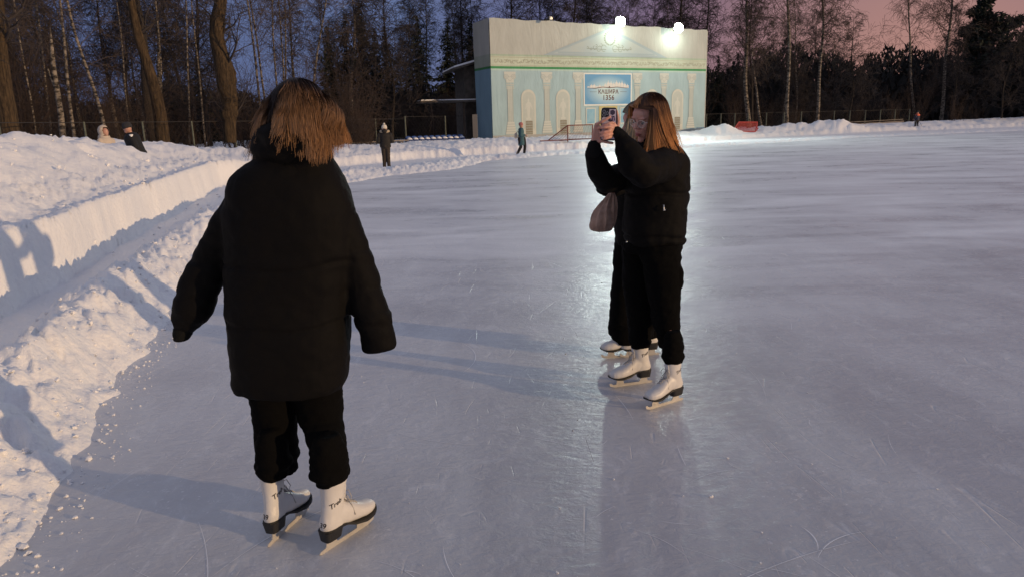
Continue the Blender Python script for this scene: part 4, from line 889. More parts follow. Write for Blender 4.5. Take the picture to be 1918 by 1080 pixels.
def face_parts(root, L, f, l, u, base, brow=(.05, .03, .02), s=1.0):
    for sd in (-1, 1):
        mb = MB(); v, q = ball((0, 0, 0), .0115 * s, 12, 8); mb.cur = 0; mb.add([L(.078, sd * .031, .006) + p for p in v], q)
        mb.cur = 1; v, q = ball((0, 0, 0), .0062 * s, 10, 6); mb.add([L(.0855, sd * .031 , .004) + p for p in v], q)
        mb.build('eye', None, root, True, base, mats=[nodemat('eye_white', (.6, .56, .52), .3), nodemat('iris', (.03, .025, .02), .2)])
        mb = MB(); mb.tube([L(.088, sd * .012, .026), L(.091, sd * .027, .032), L(.082, sd * .045, .027)], [.0022 * s, .003 * s, .0015 * s], 6); mb.build('eyebrow', nodemat('eyebrow', brow, .9), root, True, base)
        mb = MB(); mb.tube([L(.0875, sd * .019, .010), L(.0905, sd * .030, .014), L(.084, sd * .043, .008)], [.0012 * s, .0020 * s, .0012 * s], 6); mb.build('eyelid', nodemat('lash', (.03, .02, .015), .8), root, True, base)
    mb = MB()
    for z, r, k in ((-.0505, .0042, 1), (-.0600, .0048, .9)): mb.tube([L(.094, -.021 * k, z - .003), L(.1015, -.009, z + .001), L(.1025, 0, z - .001), L(.1015, .009, z + .001), L(.094, .021 * k, z - .003)], [.0012, r * s, r * s, r * s, .0012], 8)
    mb.build('lips', nodemat('lips', (.42, .13, .11), .4), root, True, base)
def hair(root, base, c, f, l, u, mat, n=2400, lenf=None, length=.26, rad=(.104, .084, .106), seed=1, part=.0, wind=None, r=.0011, face_gap=.055, steps=16, volume=1.0, fl=.35, stiff=.0, name='hair', wavy=.25, clump=.34):
    rg = np.random.RandomState(seed); f, l, u = [np.asarray(q, float) for q in (f, l, u)]; cc = np.asarray(c) + .035 * u - .005 * f; RD = np.array(rad) * volume; B = np.stack([f, l, u])
    ph = rg.rand(n) * 2 * np.pi - np.pi; th = np.arccos(1 - rg.rand(n) * (1 - np.cos(np.radians(np.interp(np.abs(np.degrees(ph)), [0, 40, 75, 110, 180], [48, 60, 82, 108, 118])))))
    d = np.stack([np.sin(th) * np.cos(ph), np.sin(th) * np.sin(ph), np.cos(th)], 1)
    p = d * RD; g = B @ np.array([0, 0, -1.0]); side = np.sign(d[:, 1] - part + 1e-6)
    cc_ = np.stack([np.sin(q_ := rg.rand(90) * 2.1) * np.cos(z_ := rg.rand(90) * 6.283), np.sin(q_) * np.sin(z_), np.cos(q_)], 1); cl = np.argmax(d @ cc_.T + .04 * rg.randn(n, 90), 1); cln = rg.randn(90, 3) * clump; L_ = length * (.66 + .30 * rg.rand(n) + .16 * rg.rand(90)[rg.permutation(90)][cl]) * (1 - .12 * (th / 2)); L_ = L_ if lenf is None else L_ * lenf(ph, th); st = L_ / steps
    w = None if wind is None else wind
    v = np.stack([-.1 - .5 * (d[:, 0] < .2), side * .9 * np.clip(d[:, 0] * 1.5 + .35, 0, 1), np.zeros(n)], 1); hk = np.stack([rg.rand(90) * 6.28, 5 + 6 * rg.rand(90), .10 + .25 * rg.rand(90)], 1)[cl]; path = [p.copy()]
    for k in range(steps):
        t = (k + 1) / steps; nn = p / RD ** 2; nn /= np.linalg.norm(nn, axis=1, keepdims=True)
        below = sstep(0, -.06, (p @ (-g)) * 1.0)
        v = .45 * v + g * (.75 - stiff) + cln[cl] * (.10 + .22 * t) + rg.randn(n, 3) * .014 + np.stack([np.cos(hk[:, 0]) * hk[:, 2] * np.sin(t * hk[:, 1] + hk[:, 0]), np.sin(hk[:, 0]) * hk[:, 2] * np.sin(t * hk[:, 1] + hk[:, 0]), 0 * hk[:, 0]], 1) * wavy + nn * (fl * (1 - t) * .5)
        if w is not None: v = v + w(p, t, rg, side)
        vn = np.sum(v * nn, 1, keepdims=True); ins = (np.sum((p / (RD * 1.03)) ** 2, 1, keepdims=True) < 1.15); v = np.where(ins & (vn < 0), v - vn * nn, v)
        v = v / np.linalg.norm(v, axis=1, keepdims=True); p = p + v * st[:, None]
        e = np.sqrt(np.sum((p / (RD * (1.02 + .03 * (cl[:, None] % 5) / 5))) ** 2, 1, keepdims=True)); low = (p[:, 2:3] < -.03)
        p = np.where((e < 1) & ~low, p / np.maximum(e, .2), p)
        rr = np.hypot(p[:, 0] + .01, p[:, 1]); mn = .070; kx = np.where((rr < mn) & (p[:, 2] < -.03), mn / np.maximum(rr, .01), 1)[:, None]; p = p * np.concatenate([kx, kx, np.ones_like(kx)], 1)
        inface = (p[:, 0] > .035) & (p[:, 2] < .05) & (np.abs(p[:, 1]) < face_gap + .012); p[:, 1] = np.where(inface, side * (face_gap + .012 + .01 * (cl % 3)), p[:, 1]); p[:, 0] = np.where(inface & (p[:, 0] > .055), .055 + .2 * (p[:, 0] - .055), p[:, 0])
        path.append(p.copy())
    W = np.stack([q @ B + cc for q in path]); rnd = .35 * rg.rand(n) + .65 * rg.rand(90)[cl]
    P0 = W[:-1].reshape(-1, 3); P1 = W[1:].reshape(-1, 3); tt = np.repeat(np.arange(steps) / steps, n); r0 = r * (1 - .55 * tt ** 3); r1 = r * (1 - .55 * np.minimum(1, tt + 1 / steps) ** 3)
    V, F = segs_mesh(P0, P1, r0, r1, 3); colr = np.repeat(np.stack([tt, np.tile(rnd, steps), 0 * tt, 0 * tt + 1], 1), 6, 0)
    # the mat of hair on the scalp beneath the strands
    v2, f2 = ball((0, 0, 0), 1.0, 40, 30); v2 = np.array(v2); a2 = np.degrees(np.arctan2(v2[:, 1], v2[:, 0])); t2 = np.degrees(np.arccos(np.clip(v2[:, 2], -1, 1))); okv = t2 < np.interp(np.abs(a2), [0, 40, 75, 110, 180], [46, 58, 84, 115, 125])
    f2 = [q for q in f2 if all(okv[i] for i in q)]; cap = (v2 * RD * 1.015) @ B + cc; n0 = len(V)
    vv = np.concatenate([V, cap]); ff = [tuple(q) for q in F] + [tuple(i + n0 for i in q) for q in f2]; colr = np.concatenate([colr, np.tile([[.0, .1, 0, 1]], (len(cap), 1))])
    o = obj(name, vv, ff, mat, root, base=base); at_ = o.data.attributes.new('strand', 'FLOAT_COLOR', 'POINT'); at_.data.foreach_set('color', colr.astype(np.float32).ravel()); return o
# ---- figure skates (toe along +x, blade on the ice)
SK = {}
def skate_parts():
    if SK: return SK
    mb = MB()
    for z0 in (0,):
        mb.add(*ring_loft([((-.020, 0, .088), (.050, 0, 0), (0, .030, 0), 2.4), ((-.020, 0, .115), (.054, 0, 0), (0, .033, 0), 2.4), ((-.014, 0, .15), (.051, 0, 0), (0, .032, 0)), ((-.010, 0, .19), (.047, 0, 0), (0, .034, 0)), ((-.006, 0, .23), (.050, 0, 0), (0, .038, 0)), ((0, 0, .272), (.056, 0, 0), (0, .043, 0)), ((.002, 0, .285), (.055, 0, 0), (0, .042, 0))], 26))
        mb.add(*ring_loft([((x, yo, zc), (0, w, 0), (0, 0, h), 2.3) for x, zc, h, w, yo in ((-.066, .118, .026, .020, 0), (-.04, .122, .036, .030, 0), (0, .130, .046, .032, 0), (.035, .122, .050, .034, 0), (.07, .110, .044, .038, .002), (.10, .098, .036, .042, .004), (.13, .090, .031, .044, .005), (.16, .086, .027, .040, .005), (.182, .084, .021, .031, .005), (.196, .083, .012, .018, .004))], 26))
    V, F = fuse(mb, .0045, 6, lambda V: .0018 * fbm(V[:, 0] * 22, V[:, 1] * 22, V[:, 2] * 22, o=2)); SK['boot'] = (V, F)
    bvh = BVHTree.FromPolygons([tuple(v) for v in V], [tuple(q) for q in F]); SK['bvh'] = bvh
    mb = MB(); xs = np.linspace(-.074, .200, 24)
    def wid(x): return float(np.interp(x, [-.074, -.06, -.02, .03, .07, .12, .16, .185, .2], [.016, .028, .034, .027, .034, .047, .043, .032, .012]))
    def zb(x): return float(np.interp(x, [-.074, -.01, .03, .07, .12, .16, .2], [.086, .086, .078, .060, .054, .057, .070]))
    v = []
    for x in xs:
        w = wid(x); z = zb(x); v += [(x, -w, z), (x, w, z), (x, w, z + .009), (x, -w, z + .009)]
    f = []
    for i in range(23):
        for k in range(4): f.append((i * 4 + k, (i + 1) * 4 + k, (i + 1) * 4 + (k + 1) % 4, i * 4 + (k + 1) % 4))
    f += [(0, 1, 2, 3), (95, 94, 93, 92)]; mb.add(v, f)
    mb.add(*ring_loft([((-.030, 0, .046), (.038, 0, 0), (0, .026, 0), 4), ((-.028, 0, .088), (.046, 0, 0), (0, .032, 0), 4)], 24)); SK['sole'] = (mb.v, mb.f)
    mb = MB(); prof = [(-.092, .004), (-.080, 0), (.160, .001), (.190, .010), (.196, .026), (.186, .030), (.172, .018), (.150, .018), (.145, .050), (.105, .050), (.100, .018), (.0, .017), (-.018, .042), (-.052, .042), (-.058, .017), (-.085, .013)]
    n = len(prof); 
    import mathutils.geometry as mg
    tri = mg.tessellate_polygon([[Vector((x, z, 0)) for x, z in prof]]); v = [(x, -.0021, z) for x, z in prof] + [(x, .0021, z) for x, z in prof]
    mb.add(v, [tuple(q) for q in tri] + [tuple(i + n for i in q[::-1]) for q in tri] + [(i, i + n, (i + 1) % n + n, (i + 1) % n) for i in range(n)])
    mb.box((.125, 0, .0515), (.075, .044, .003)); mb.box((-.032, 0, .0435), (.060, .040, .003)); SK['blade'] = (mb.v, mb.f)
    mb = MB()
    def surf(x, y, z, d):
        h = bvh.ray_cast(Vector((x, y, z)), Vector(d)); return np.array(h[0]) if h[0] is not None else None
    # lacing over the instep and up the shaft
    rowsl = [(.098, None), (.084, None), (.070, None), (.058, None)]
    ptsL, ptsR = [], []
    for x, _ in rowsl:
        for s, ls in ((-1, ptsL), (1, ptsR)):
            q = surf(x, s * .014, .3, (0, 0, -1)); ls.append(q + [0, 0, .002])
    for z in (.170, .187, .204, .221):
        for s, ls in ((-1, ptsL), (1, ptsR)):
            q = surf(.2, s * .015, z, (-1, 0, 0)); ls.append(q + [.002, 0, 0])
    for i in range(len(ptsL) - 1):
        for a, b in ((ptsL[i], ptsR[i + 1]), (ptsR[i], ptsL[i + 1])):
            m_ = (a + b) / 2 + np.array([.003, 0, .003]); mb.tube([a, m_, b], .0022, 5)
    top = (ptsL[-2] + ptsR[-2]) / 2 + [.006, 0, 0]
    for s in (-1, 1):
        mb.tube([top, top + [.012, s * .018, .008], top + [.010, s * .034, -.014], top + [.006, s * .026, -.040], top + [.002, s * .008, -.012]], .0018, 5)
        mb.tube([top, top + [.010, s * .012, -.02], top + [.016, s * .030, -.06], top + [.020, s * .040, -.095]], .0018, 5)
    SK['laces'] = (mb.v, mb.f)
    mb = MB(); q = [surf(.2, 0, z, (-1, 0, 0)) for z in (.16, .185, .21, .235)]
    mb.add(*ring_loft([(p, (0, .016, 0), (.004, 0, 0), 3) for p in q], 12)); SK['tongue'] = (mb.v, mb.f)
    def decal(s, size, org, uu, vv, dr, shear=0):
        tv, tf = text_mesh(s, size, shear=shear, bold=.0004); uu, vv, dr = [np.array(k, float) for k in (uu, vv, dr)]; outv = []
        for p in tv:
            o_ = np.array(org) + uu * p[0] + vv * p[1]; h = bvh.ray_cast(Vector(o_), Vector(dr)); outv.append(np.array(h[0]) - dr * .0012 if h[0] is not None else o_ + dr * .04)
        return outv, tf
    SK['num'] = decal('39', .026, (-.16, .002, .110), (0, -1, 0), (0, 0, 1), (1, 0, 0))
    SK['numside'] = decal('39', .026, (-.16, -.008, .110), (0, -1, 0), (0, 0, 1), (1, 0, 0))
    SK['word'] = decal('Treb', .027, (-.022, -.12, .186), (.93, 0, .36), (-.36, 0, .93), (0, 1, 0), .35)
    SK['wordl'] = decal('Treb', .027, (-.022, .12, .186), (-.93, 0, .36), (.36, 0, .93), (0, -1, 0), .35)
    return SK
SKM = {}
def skate(root, base, heel, toe, num='num', word=True, lift=0.0, roll=0.0):
    """a figure skate standing with its blade from heel to toe"""
    S = skate_parts(); heel, toe = np.array(heel, float), np.array(toe, float); d = toe - heel; a = math.atan2(d[1], d[0]); mid = (heel + toe) / 2
    off = np.array([math.cos(a), math.sin(a)]) * .048
    e = empty('skate', (mid[0] - off[0] - base[0], mid[1] - off[1] - base[1], .0 + lift), a, root); e.rotation_euler = (roll, 0, a)
    def P_(nm, key, mat, sm=False, par=None):
        if key in SKM: o = bpy.data.objects.new(nm, SKM[key]); C.link(o)
        else: o = obj(nm, *S[key], mat, smooth=sm); SKM[key] = o.data
        o.parent = par or e; return o
    b = P_('boot', 'boot', M_BOOT, True); P_('sole', 'sole', M_SOLE); P_('blade', 'blade', M_STEEL); P_('laces', 'laces', M_LACE, True); P_('tongue', 'tongue', M_BOOT, True)
    P_('number', num, M_MARK)
    if word: P_('lettering', 'word', M_MARK); P_('lettering', 'wordl', M_MARK)
    return e
# ------------------------------------------------------------------ 1. the near skater seen from behind
def stand(heel_px, toe_px, z=.08, ln=.275):
    """boot origin and direction from the back of the heel and the toe cap"""
    a, b = ground(*heel_px, z)[:2], ground(*toe_px, z)[:2]; d = (b - a) / np.linalg.norm(b - a); return a + d * .072, d
def ankle(mb, knee, S):
    o, d = S; c = np.array([o[0] - d[0] * .010, o[1] - d[1] * .010, 0]); limb(mb, [knee, c + [0, 0, .30], c + [0, 0, .24], c + [d[0] * .01, d[1] * .01, .14], c + [d[0] * .10, d[1] * .10, .105]], [.036, .024, .022, .017, .015], 12)
def shaft(mb, S, zt, zb, w, fl=.012):
    """trouser bottom gathered round the boot shaft"""
    o, d = S; c = np.array([o[0] - d[0] * .004, o[1] - d[1] * .004, 0]); n_ = np.array([-d[1], d[0], 0]); d3 = np.array([d[0], d[1], 0])
    mb.add(*ring_loft([(c + [0, 0, z], d3 * (r + .012), n_ * r, 2.2) for z, r in ((zt + .13, w * .62), (zt + .05, w * 1.0), (zt, w * 1.0), ((zt + zb) / 2 + .012, w * 1.10), (zb + .02, w * .92), (zb, w * .80))], 24))
_n = lambda a, b: np.array([a, b]) / math.hypot(a, b)
SL = (np.array([-.955, 2.470]) + _n(.072, .225) * .070, _n(.072, .225)); SR = (np.array([-.735, 2.404]) + _n(.146, .216) * .070, _n(.146, .216)); print('SL', SL, 'SR', SR)
LB = np.array([-.80, 2.62, 0.0]); YB = 2.62
hc_ = at(562, 216, 2.60); f_ = np.array([.60, .78, -.16]); f_ /= np.linalg.norm(f_); l_ = np.cross([0, 0, 1], f_); l_ /= np.linalg.norm(l_); u_ = np.cross(f_, l_)
mb = MB(); HL = head_shapes(mb, hc_ - .02 * u_, f_, l_, u_)
rows(mb, [(300, 520, 570, .06), (345, 470, 610, .10), (420, 460, 625, .11), (520, 470, 620, .10), (640, 465, 615, .12), (700, 475, 610, .12)], YB, .1)
pxl(mb, [(505, 690, YB, .07), (512, 790, YB, .05), (516, 850, 2.60, .038)]); ankle(mb, at(516, 850, 2.60), SL)
pxl(mb, [(590, 690, YB, .07), (603, 800, YB - .01, .045), (614, 860, 2.52, .038)]); ankle(mb, at(614, 860, 2.52), SR)
pxl(mb, [(470, 350, YB, .050), (405, 470, YB + .02, .034), (354, 590, YB, .026)]); pxl(mb, [(624, 370, YB, .050), (663, 480, YB, .032), (703, 600, YB - .02, .026)])
def hand(mb, wrist, d, nrm, s=1.0, side=1, curl=.5):
    """palm, four bent fingers of unequal length and a thumb leaving the side of the palm"""
    d = np.array(d, float); d /= np.linalg.norm(d); nrm = np.array(nrm, float); nrm -= d * (nrm @ d); nrm /= np.linalg.norm(nrm); sd = np.cross(d, nrm) * side; w = np.array(wrist, float)
    for o in (-.026, -.009, .009, .025): limb(mb, [w + sd * o * .5 * s, w + (d * .085 + sd * o) * s], [.017 * s, .012 * s], 10)
    for o, L_ in ((.030, .86), (.011, 1.0), (-.009, .94), (-.028, .74)):
        p = w + (d * .085 + sd * o) * s; pts = [p]; a = curl * .5
        for k, q in enumerate((.040, .026, .021)):
            a += curl * (.55 + .3 * k); p = p + (d * math.cos(a) + nrm * math.sin(a)) * q * L_ * s; pts.append(p)
        limb(mb, pts, [.0095 * s, .0088 * s, .008 * s, .007 * s], 10)
    p = w + (d * .025 + sd * .024) * s; q = p + (d * .030 + sd * .022 + nrm * .012) * s; r_ = q + (d * .030 + sd * .006 + nrm * .012) * s; limb(mb, [p, q, r_, r_ + (d * .02 + nrm * .008) * s], [.013 * s, .011 * s, .0095 * s, .008 * s], 10)
# hands drawn back inside the wide sleeves
hand(mb, at(349, 580, YB), at(343, 612, YB) - at(349, 580, YB), (1, 0, 0), .55, 1, 1.2); hand(mb, at(708, 590, YB), at(714, 625, YB) - at(708, 590, YB), (-1, 0, 0), .7, 1, 1.2)
V, F = fuse(mb, .006, 3); pers = obj('person', V, F, M_SKIN, smooth=True, base=LB, loc=tuple(LB)); tag(pers, 'person seen from behind in long black padded coat with wind-blown copper hair and white skates', 'person')
face_parts(pers, HL, f_, l_, u_, LB)
mb = MB()
rows(mb, [(262, 488, 612, .085, YB - .03), (296, 476, 622, .10), (316, 450, 634, .125), (333, 434, 643, .14), (352, 427, 652, .15), (390, 424, 662, .16), (430, 423, 666, .165), (485, 423, 664, .165), (540, 425, 658, .165), (598, 429, 654, .165), (640, 431, 655, .17), (680, 433, 653, .17), (710, 437, 650, .165), (724, 445, 641, .155)], YB, .15, 2.5, 36)
pxl(mb, [(466, 368, YB, .072), (438, 415, YB, .070), (402, 475, YB + .02, .070), (378, 530, YB + .02, .074), (360, 576, YB, .075), (350, 596, YB, .060), (343, 614, YB, .040)], 18)
pxl(mb, [(614, 366, YB, .072), (636, 415, YB, .070), (660, 475, YB, .071), (681, 540, YB, .072), (697, 595, YB - .02, .070)], 18); a_, b_ = at(700, 590, YB - .02), at(712, 655, YB - .02); d_ = (b_ - a_) / np.linalg.norm(b_ - a_); u2 = np.cross(d_, [0, 1, 0]); mb.add(*ring_loft([(a_, u2 * .072, (0, .066, 0)), ((a_ + b_) / 2, u2 * .069, (0, .062, 0)), (b_ - d_ * .012, u2 * .066, (0, .056, 0)), (b_, u2 * .060, (0, .048, 0))], 22))
# standing collar with the hood folded down over it
mb.add(*ring_loft([(at(548, 300, YB - .02), (.135, 0, -.015), (0, .10, 0), 2.4), (at(543, 285, YB - .03), (.142, 0, -.02), (0, .105, .01), 2.3), (at(542, 268, YB - .03), (.132, 0, -.03), (0, .10, .01), 2.2), (at(542, 254, YB - .06), (.108, 0, -.030), (0, .095, .01), 2.1), (at(541, 240, YB - .07), (.070, 0, -.02), (0, .075, .01), 2.0)], 26))
pxl(mb, [(497, 272, YB - .05, .045), (520, 258, YB - .11, .050), (560, 264, YB - .12, .052), (592, 278, YB - .07, .045), (600, 290, YB + .0, .045)], 14)
zs = lambda py: at(540, py, YB)[2]
def coatd(V):
    arm = (V[:, 0] < at(424, 500, YB)[0]) | (V[:, 0] > at(672, 500, YB)[0]); ph = V[:, 2] * 46 + 8 * V[:, 0]
    d = np.where(arm, folds(.011, 5.5, seed=3, st=(1, 1, 1.6))(V), folds(.010, 5.5, seams=((zs(485), .01), (zs(600), -.01)), sd=.008, sw=.008, seed=3, st=(1, 1, 1.6))(V))
    return d - np.where(arm, .0040 * np.exp(-((np.mod(ph, 2 * np.pi) - np.pi) / .5) ** 2), 0)
V, F = fuse(mb, .0085, 3, coatd); coat = obj('coat', V, F, M_BLK, pers, smooth=True, base=LB)
mb = MB(); rows(mb, [(612, 326, 362, .035), (624, 324, 360, .036), (636, 327, 353, .03)], YB, .03, 2.2, 20); V, F = fuse(mb, .005, 2, folds(.003, 30)); obj('cuff', V, F, M_RIB, coat, smooth=True, base=LB)
mb = MB(); p = at(462, 732, 2.50); mb.add([p, p + [.024, 0, .004], p + [.012, -.002, -.022], p + [-.006, 0, -.020], p + [0, .004, 0], p + [.024, .004, .004], p + [.012, .002, -.022], p + [-.006, .004, -.020]], [(0, 1, 2, 3), (7, 6, 5, 4), (0, 4, 5, 1), (1, 5, 6, 2), (2, 6, 7, 3), (3, 7, 4, 0)]); mb.build('drawstring_tab', M_RIB, coat, base=LB)
mb = MB(); 
rows(mb, [(680, 462, 560, .10), (745, 470, 551, .09), (790, 475, 553, .085), (835, 480, 557, .08), (862, 481, 558, .08, 2.62), (880, 480, 556, .07, 2.62)], YB, .09, 2.2); shaft(mb, SL, .32, .252, .058)
rows(mb, [(680, 540, 640, .10), (745, 551, 640, .09), (775, 558, 643, .088), (810, 574, 645, .085, 2.56), (845, 583, 649, .08, 2.52), (868, 583, 652, .078, 2.53), (885, 583, 654, .07, 2.53)], YB, .09, 2.2); shaft(mb, SR, .32, .258, .060)
V, F = fuse(mb, .0065, 3, lambda V: folds(.009, 10, seed=8)(V) + .004 * np.exp(-((V[:, 2] - .30) / .07) ** 2) * np.sin(V[:, 2] * 100 + 20 * V[:, 0] + 15 * V[:, 1])); obj('trousers', V, F, M_BLK2, pers, smooth=True, base=LB)
def skS(root, base, S, num='num', **k):
    o, d = S; c = o + d * .048; return skate(root, base, c - d * .1, c + d * .1, num, **k)
skS(pers, LB, SL, 'num', roll=-.05); skS(pers, LB, SR, 'numside', roll=.03)
MH1 = hair_mat('hair_copper_dark', (.016, .008, .006), (.42, .22, .095), .40, 1.0)
def wind1(p, t, rg, side):
    w = np.zeros_like(p); w[:, 1] = side * (.10 + .42 * np.exp(-((t - .45) / .22) ** 2)) - side * .16 * (t > .8); w[:, 0] = -.10; return w + .015 * rg.randn(*p.shape) * (.3 + t)
hair(pers, LB, hc_ - .02 * u_, f_, l_, u_, MH1, n=15000, length=.205, rad=(.098, .084, .104), seed=4, wind=wind1, lenf=lambda ph, th: 1 - .30 * np.exp(-((np.mod(ph + math.pi * 2, math.pi * 2) - math.pi - .12) / .60) ** 2) + .10 * np.exp(-((np.mod(ph + 6.283, 6.283) - math.pi + .9) / .5) ** 2), r=.00075, steps=20, fl=.5, volume=1.03, wavy=1.0, clump=.42)
# ------------------------------------------------------------------ 2. the skater with glasses taking a picture
FB = np.array([.80, 4.0, 0.0]); YF = 4.0
hc_ = at(1217, 224, 3.98); f_ = np.array([-.80, -.52, -.24]); f_ /= np.linalg.norm(f_); l_ = np.cross([0, 0, 1], f_); l_ /= np.linalg.norm(l_); u_ = np.cross(f_, l_)
tilt = Matrix.Rotation(R(-7), 3, Vector(f_)); l_ = np.array(tilt @ Vector(l_)); u_ = np.array(tilt @ Vector(u_))
mb = MB(); HL = head_shapes(mb, hc_, f_, l_, u_)
rows(mb, [(285, 1205, 1250, .06), (310, 1190, 1260, .10), (370, 1190, 1260, .10), (440, 1198, 1252, .07), (480, 1202, 1250, .06)], YF, .1)
SN = (ground(1275, 722, .086)[:2] + _n(-.22, -.14) * .07, _n(-.22, -.14)); SF = stand((1217, 692), (1145, 702)); print('SN', SN, 'SF', SF)
pxl(mb, [(1235, 460, 3.98, .07), (1242, 550, 3.95, .045), (1252, 610, 3.92, .036)]); ankle(mb, at(1252, 610, 3.92), SN); pxl(mb, [(1210, 465, 4.10, .055), (1198, 550, 4.12, .045), (1200, 600, 4.16, .036)]); ankle(mb, at(1200, 600, 4.16), SF)
YH = 3.70
pxl(mb, [(1250, 305, 3.90, .055), (1190, 325, 3.66, .042), (1160, 256, 3.68, .026), (1156, 247, 3.69, .022)]); pxl(mb, [(1205, 305, 4.1, .055), (1128, 340, 3.95, .042), (1112, 285, 3.76, .026), (1113, 270, 3.73, .022)])
def fg(pts, r=.0076):
    limb(mb, [at(a, b, c) for a, b, c in pts], [r * 1.12, r, r * .95, r * .82][:len(pts)], 10)
# right hand: palm left of the phone, fingers laid over its back, thumb below
for a, b in (((1111, 268), (1117, 234)), ((1114, 268), (1121, 238)), ((1118, 268), (1124, 246)), ((1121, 267), (1127, 254))): pxl(mb, [(*a, 3.73, .013), (*b, 3.715, .0105)])
fg([(1118, 233, 3.71), (1127, 228, 3.672), (1136, 223, 3.667), (1143, 219, 3.668)]); fg([(1121, 240, 3.71), (1131, 236, 3.664), (1141, 231, 3.660), (1148, 230, 3.664)]); fg([(1124, 249, 3.71), (1134, 245, 3.662), (1143, 241, 3.658), (1149, 240, 3.662)]); fg([(1126, 257, 3.71), (1135, 255, 3.664), (1142, 252, 3.662), (1147, 251, 3.664)], .0068)
fg([(1120, 265, 3.72), (1130, 265, 3.70), (1139, 267, 3.69), (1147, 268, 3.69)], .0085)
# left hand: comes from the raised cuff and closes round the right edge
for a, b in (((1158, 246), (1150, 232)), ((1157, 250), (1148, 239)), ((1156, 254), (1148, 246)), ((1154, 258), (1147, 253))): pxl(mb, [(*a, 3.69, .012), (*b, 3.685, .0100)])
fg([(1150, 236, 3.68), (1142, 238, 3.650), (1133, 239, 3.645), (1126, 240, 3.650)]); fg([(1149, 243, 3.68), (1141, 246, 3.648), (1132, 248, 3.643), (1125, 249, 3.648)]); fg([(1148, 250, 3.68), (1140, 253, 3.650), (1132, 255, 3.646), (1126, 255, 3.650)]); fg([(1147, 256, 3.68), (1141, 258, 3.654), (1135, 260, 3.650), (1130, 261, 3.652)], .0068)
fg([(1157, 240, 3.70), (1158, 229, 3.715), (1157, 218, 3.725), (1155, 209, 3.73)], .0085)
V, F = fuse(mb, .0034, 1); pers = obj('person', V, F, M_SKINC, smooth=True, base=FB, loc=tuple(FB)); tag(pers, 'person with straight copper hair and clear glasses holding up a phone', 'person')
face_parts(pers, HL, f_, l_, u_, FB, brow=(.10, .05, .03))
mb = MB(); YJ = 4.0
rows(mb, [(268, 1200, 1262, .075), (284, 1186, 1280, .13), (300, 1178, 1290, .155), (330, 1174, 1292, .165), (365, 1172, 1288, .165), (400, 1168, 1284, .16), (430, 1166, 1284, .16), (447, 1170, 1284, .155), (456, 1176, 1280, .14)], YJ, .15, 2.5, 36)
pxl(mb, [(1256, 302, 3.94, .090), (1232, 312, 3.80, .088), (1205, 322, 3.68, .082), (1188, 306, 3.66, .080), (1174, 280, 3.67, .062), (1164, 259, 3.68, .040), (1158, 250, 3.685, .032)], 18)
pxl(mb, [(1205, 312, 4.10, .085), (1165, 332, 4.04, .078), (1135, 338, 3.93, .070), (1119, 315, 3.82, .062), (1113, 292, 3.77, .054), (1112, 281, 3.75, .040)], 18)
mb.add(*ring_loft([(at(1228, 278, YJ), (.115, 0, .0), (0, .09, 0)), (at(1226, 266, YJ), (.095, 0, .01), (0, .08, 0)), (at(1224, 256, YJ), (.080, 0, .01), (0, .07, 0))], 22))
zs = lambda py: at(1230, py, YJ)[2]
V, F = fuse(mb, .0085, 3, folds(.011, 7, seams=((zs(368), .03), (zs(440), .0)), sd=.011, sw=.010, seed=13, st=(1, 1, 1.5))); jk = obj('jacket', V, F, M_BLK, pers, smooth=True, base=FB)
for nm, pts in (('cuff', [(1164, 258, 3.68, .036), (1154, 247, 3.69, .030)]), ('cuff', [(1112, 284, 3.75, .042), (1113, 273, 3.735, .034)])):
    mb = MB(); pxl(mb, pts); V, F = fuse(mb, .004, 2, folds(.002, 40)); obj(nm, V, F, M_RIB, jk, smooth=True, base=FB)
mb = MB(); p = at(1243, 384, 3.825); mb.tube([p, p + [0, -.004, -.012], p + [.003, -.004, -.030]], [.003, .0045, .003], 6); mb.box(tuple(p + np.array([.004, -.003, -.026])), (.012, .003, .008)); mb.build('zip_pull', nodemat('zip_metal', (.8, .78, .72), .2, metallic=1.0), jk, base=FB)
for px, py in ((1174, 453), (1266, 454)):
    mb = MB(); p = at(px, py, 3.87); mb.add(*ball(p, .005, 8, 6)); mb.build('hem_toggle', MATS['zip_metal'], jk, base=FB)
mb = MB(); rows(mb, [(440, 1172, 1278, .14), (470, 1165, 1276, .13)], YF, .13, 2.3)
rows(mb, [(455, 1188, 1275, .11), (500, 1204, 1275, .10), (540, 1212, 1274, .098), (600, 1222, 1271, .085), (630, 1229, 1272, .072, 3.93), (650, 1235, 1270, .058, 3.95)], 3.95, .1, 2.3); shaft(mb, SN, .29, .240, .052)
rows(mb, [(455, 1165, 1235, .11), (500, 1166, 1226, .10), (540, 1168, 1224, .095), (600, 1174, 1226, .085), (628, 1179, 1225, .07, 4.18)], 4.12, .1, 2.3); shaft(mb, SF, .28, .230, .056)
rows(mb, [(498, 1255, 1277, .05), (512, 1255, 1278, .052), (535, 1255, 1276, .05)], 3.93, .05, 4)
V, F = fuse(mb, .0075, 3, folds(.010, 9, seed=23)); obj('trousers', V, F, M_BLK2, pers, smooth=True, base=FB)
skS(pers, FB, SN); skS(pers, FB, SF)
MH2 = hair_mat('hair_copper', (.050, .020, .010), (.72, .33, .11), .20, .95)
def straight(p, t, rg, side): return np.zeros_like(p)
hair(pers, FB, hc_, f_, l_, u_, MH2, n=6500, lenf=lambda ph, th: np.where((ph < 0) & (ph > -1.9), .26, 1.0), length=.33, rad=(.104, .084, .104), seed=9, wind=straight, r=.0010, steps=18, fl=.35, part=.0, face_gap=.058)
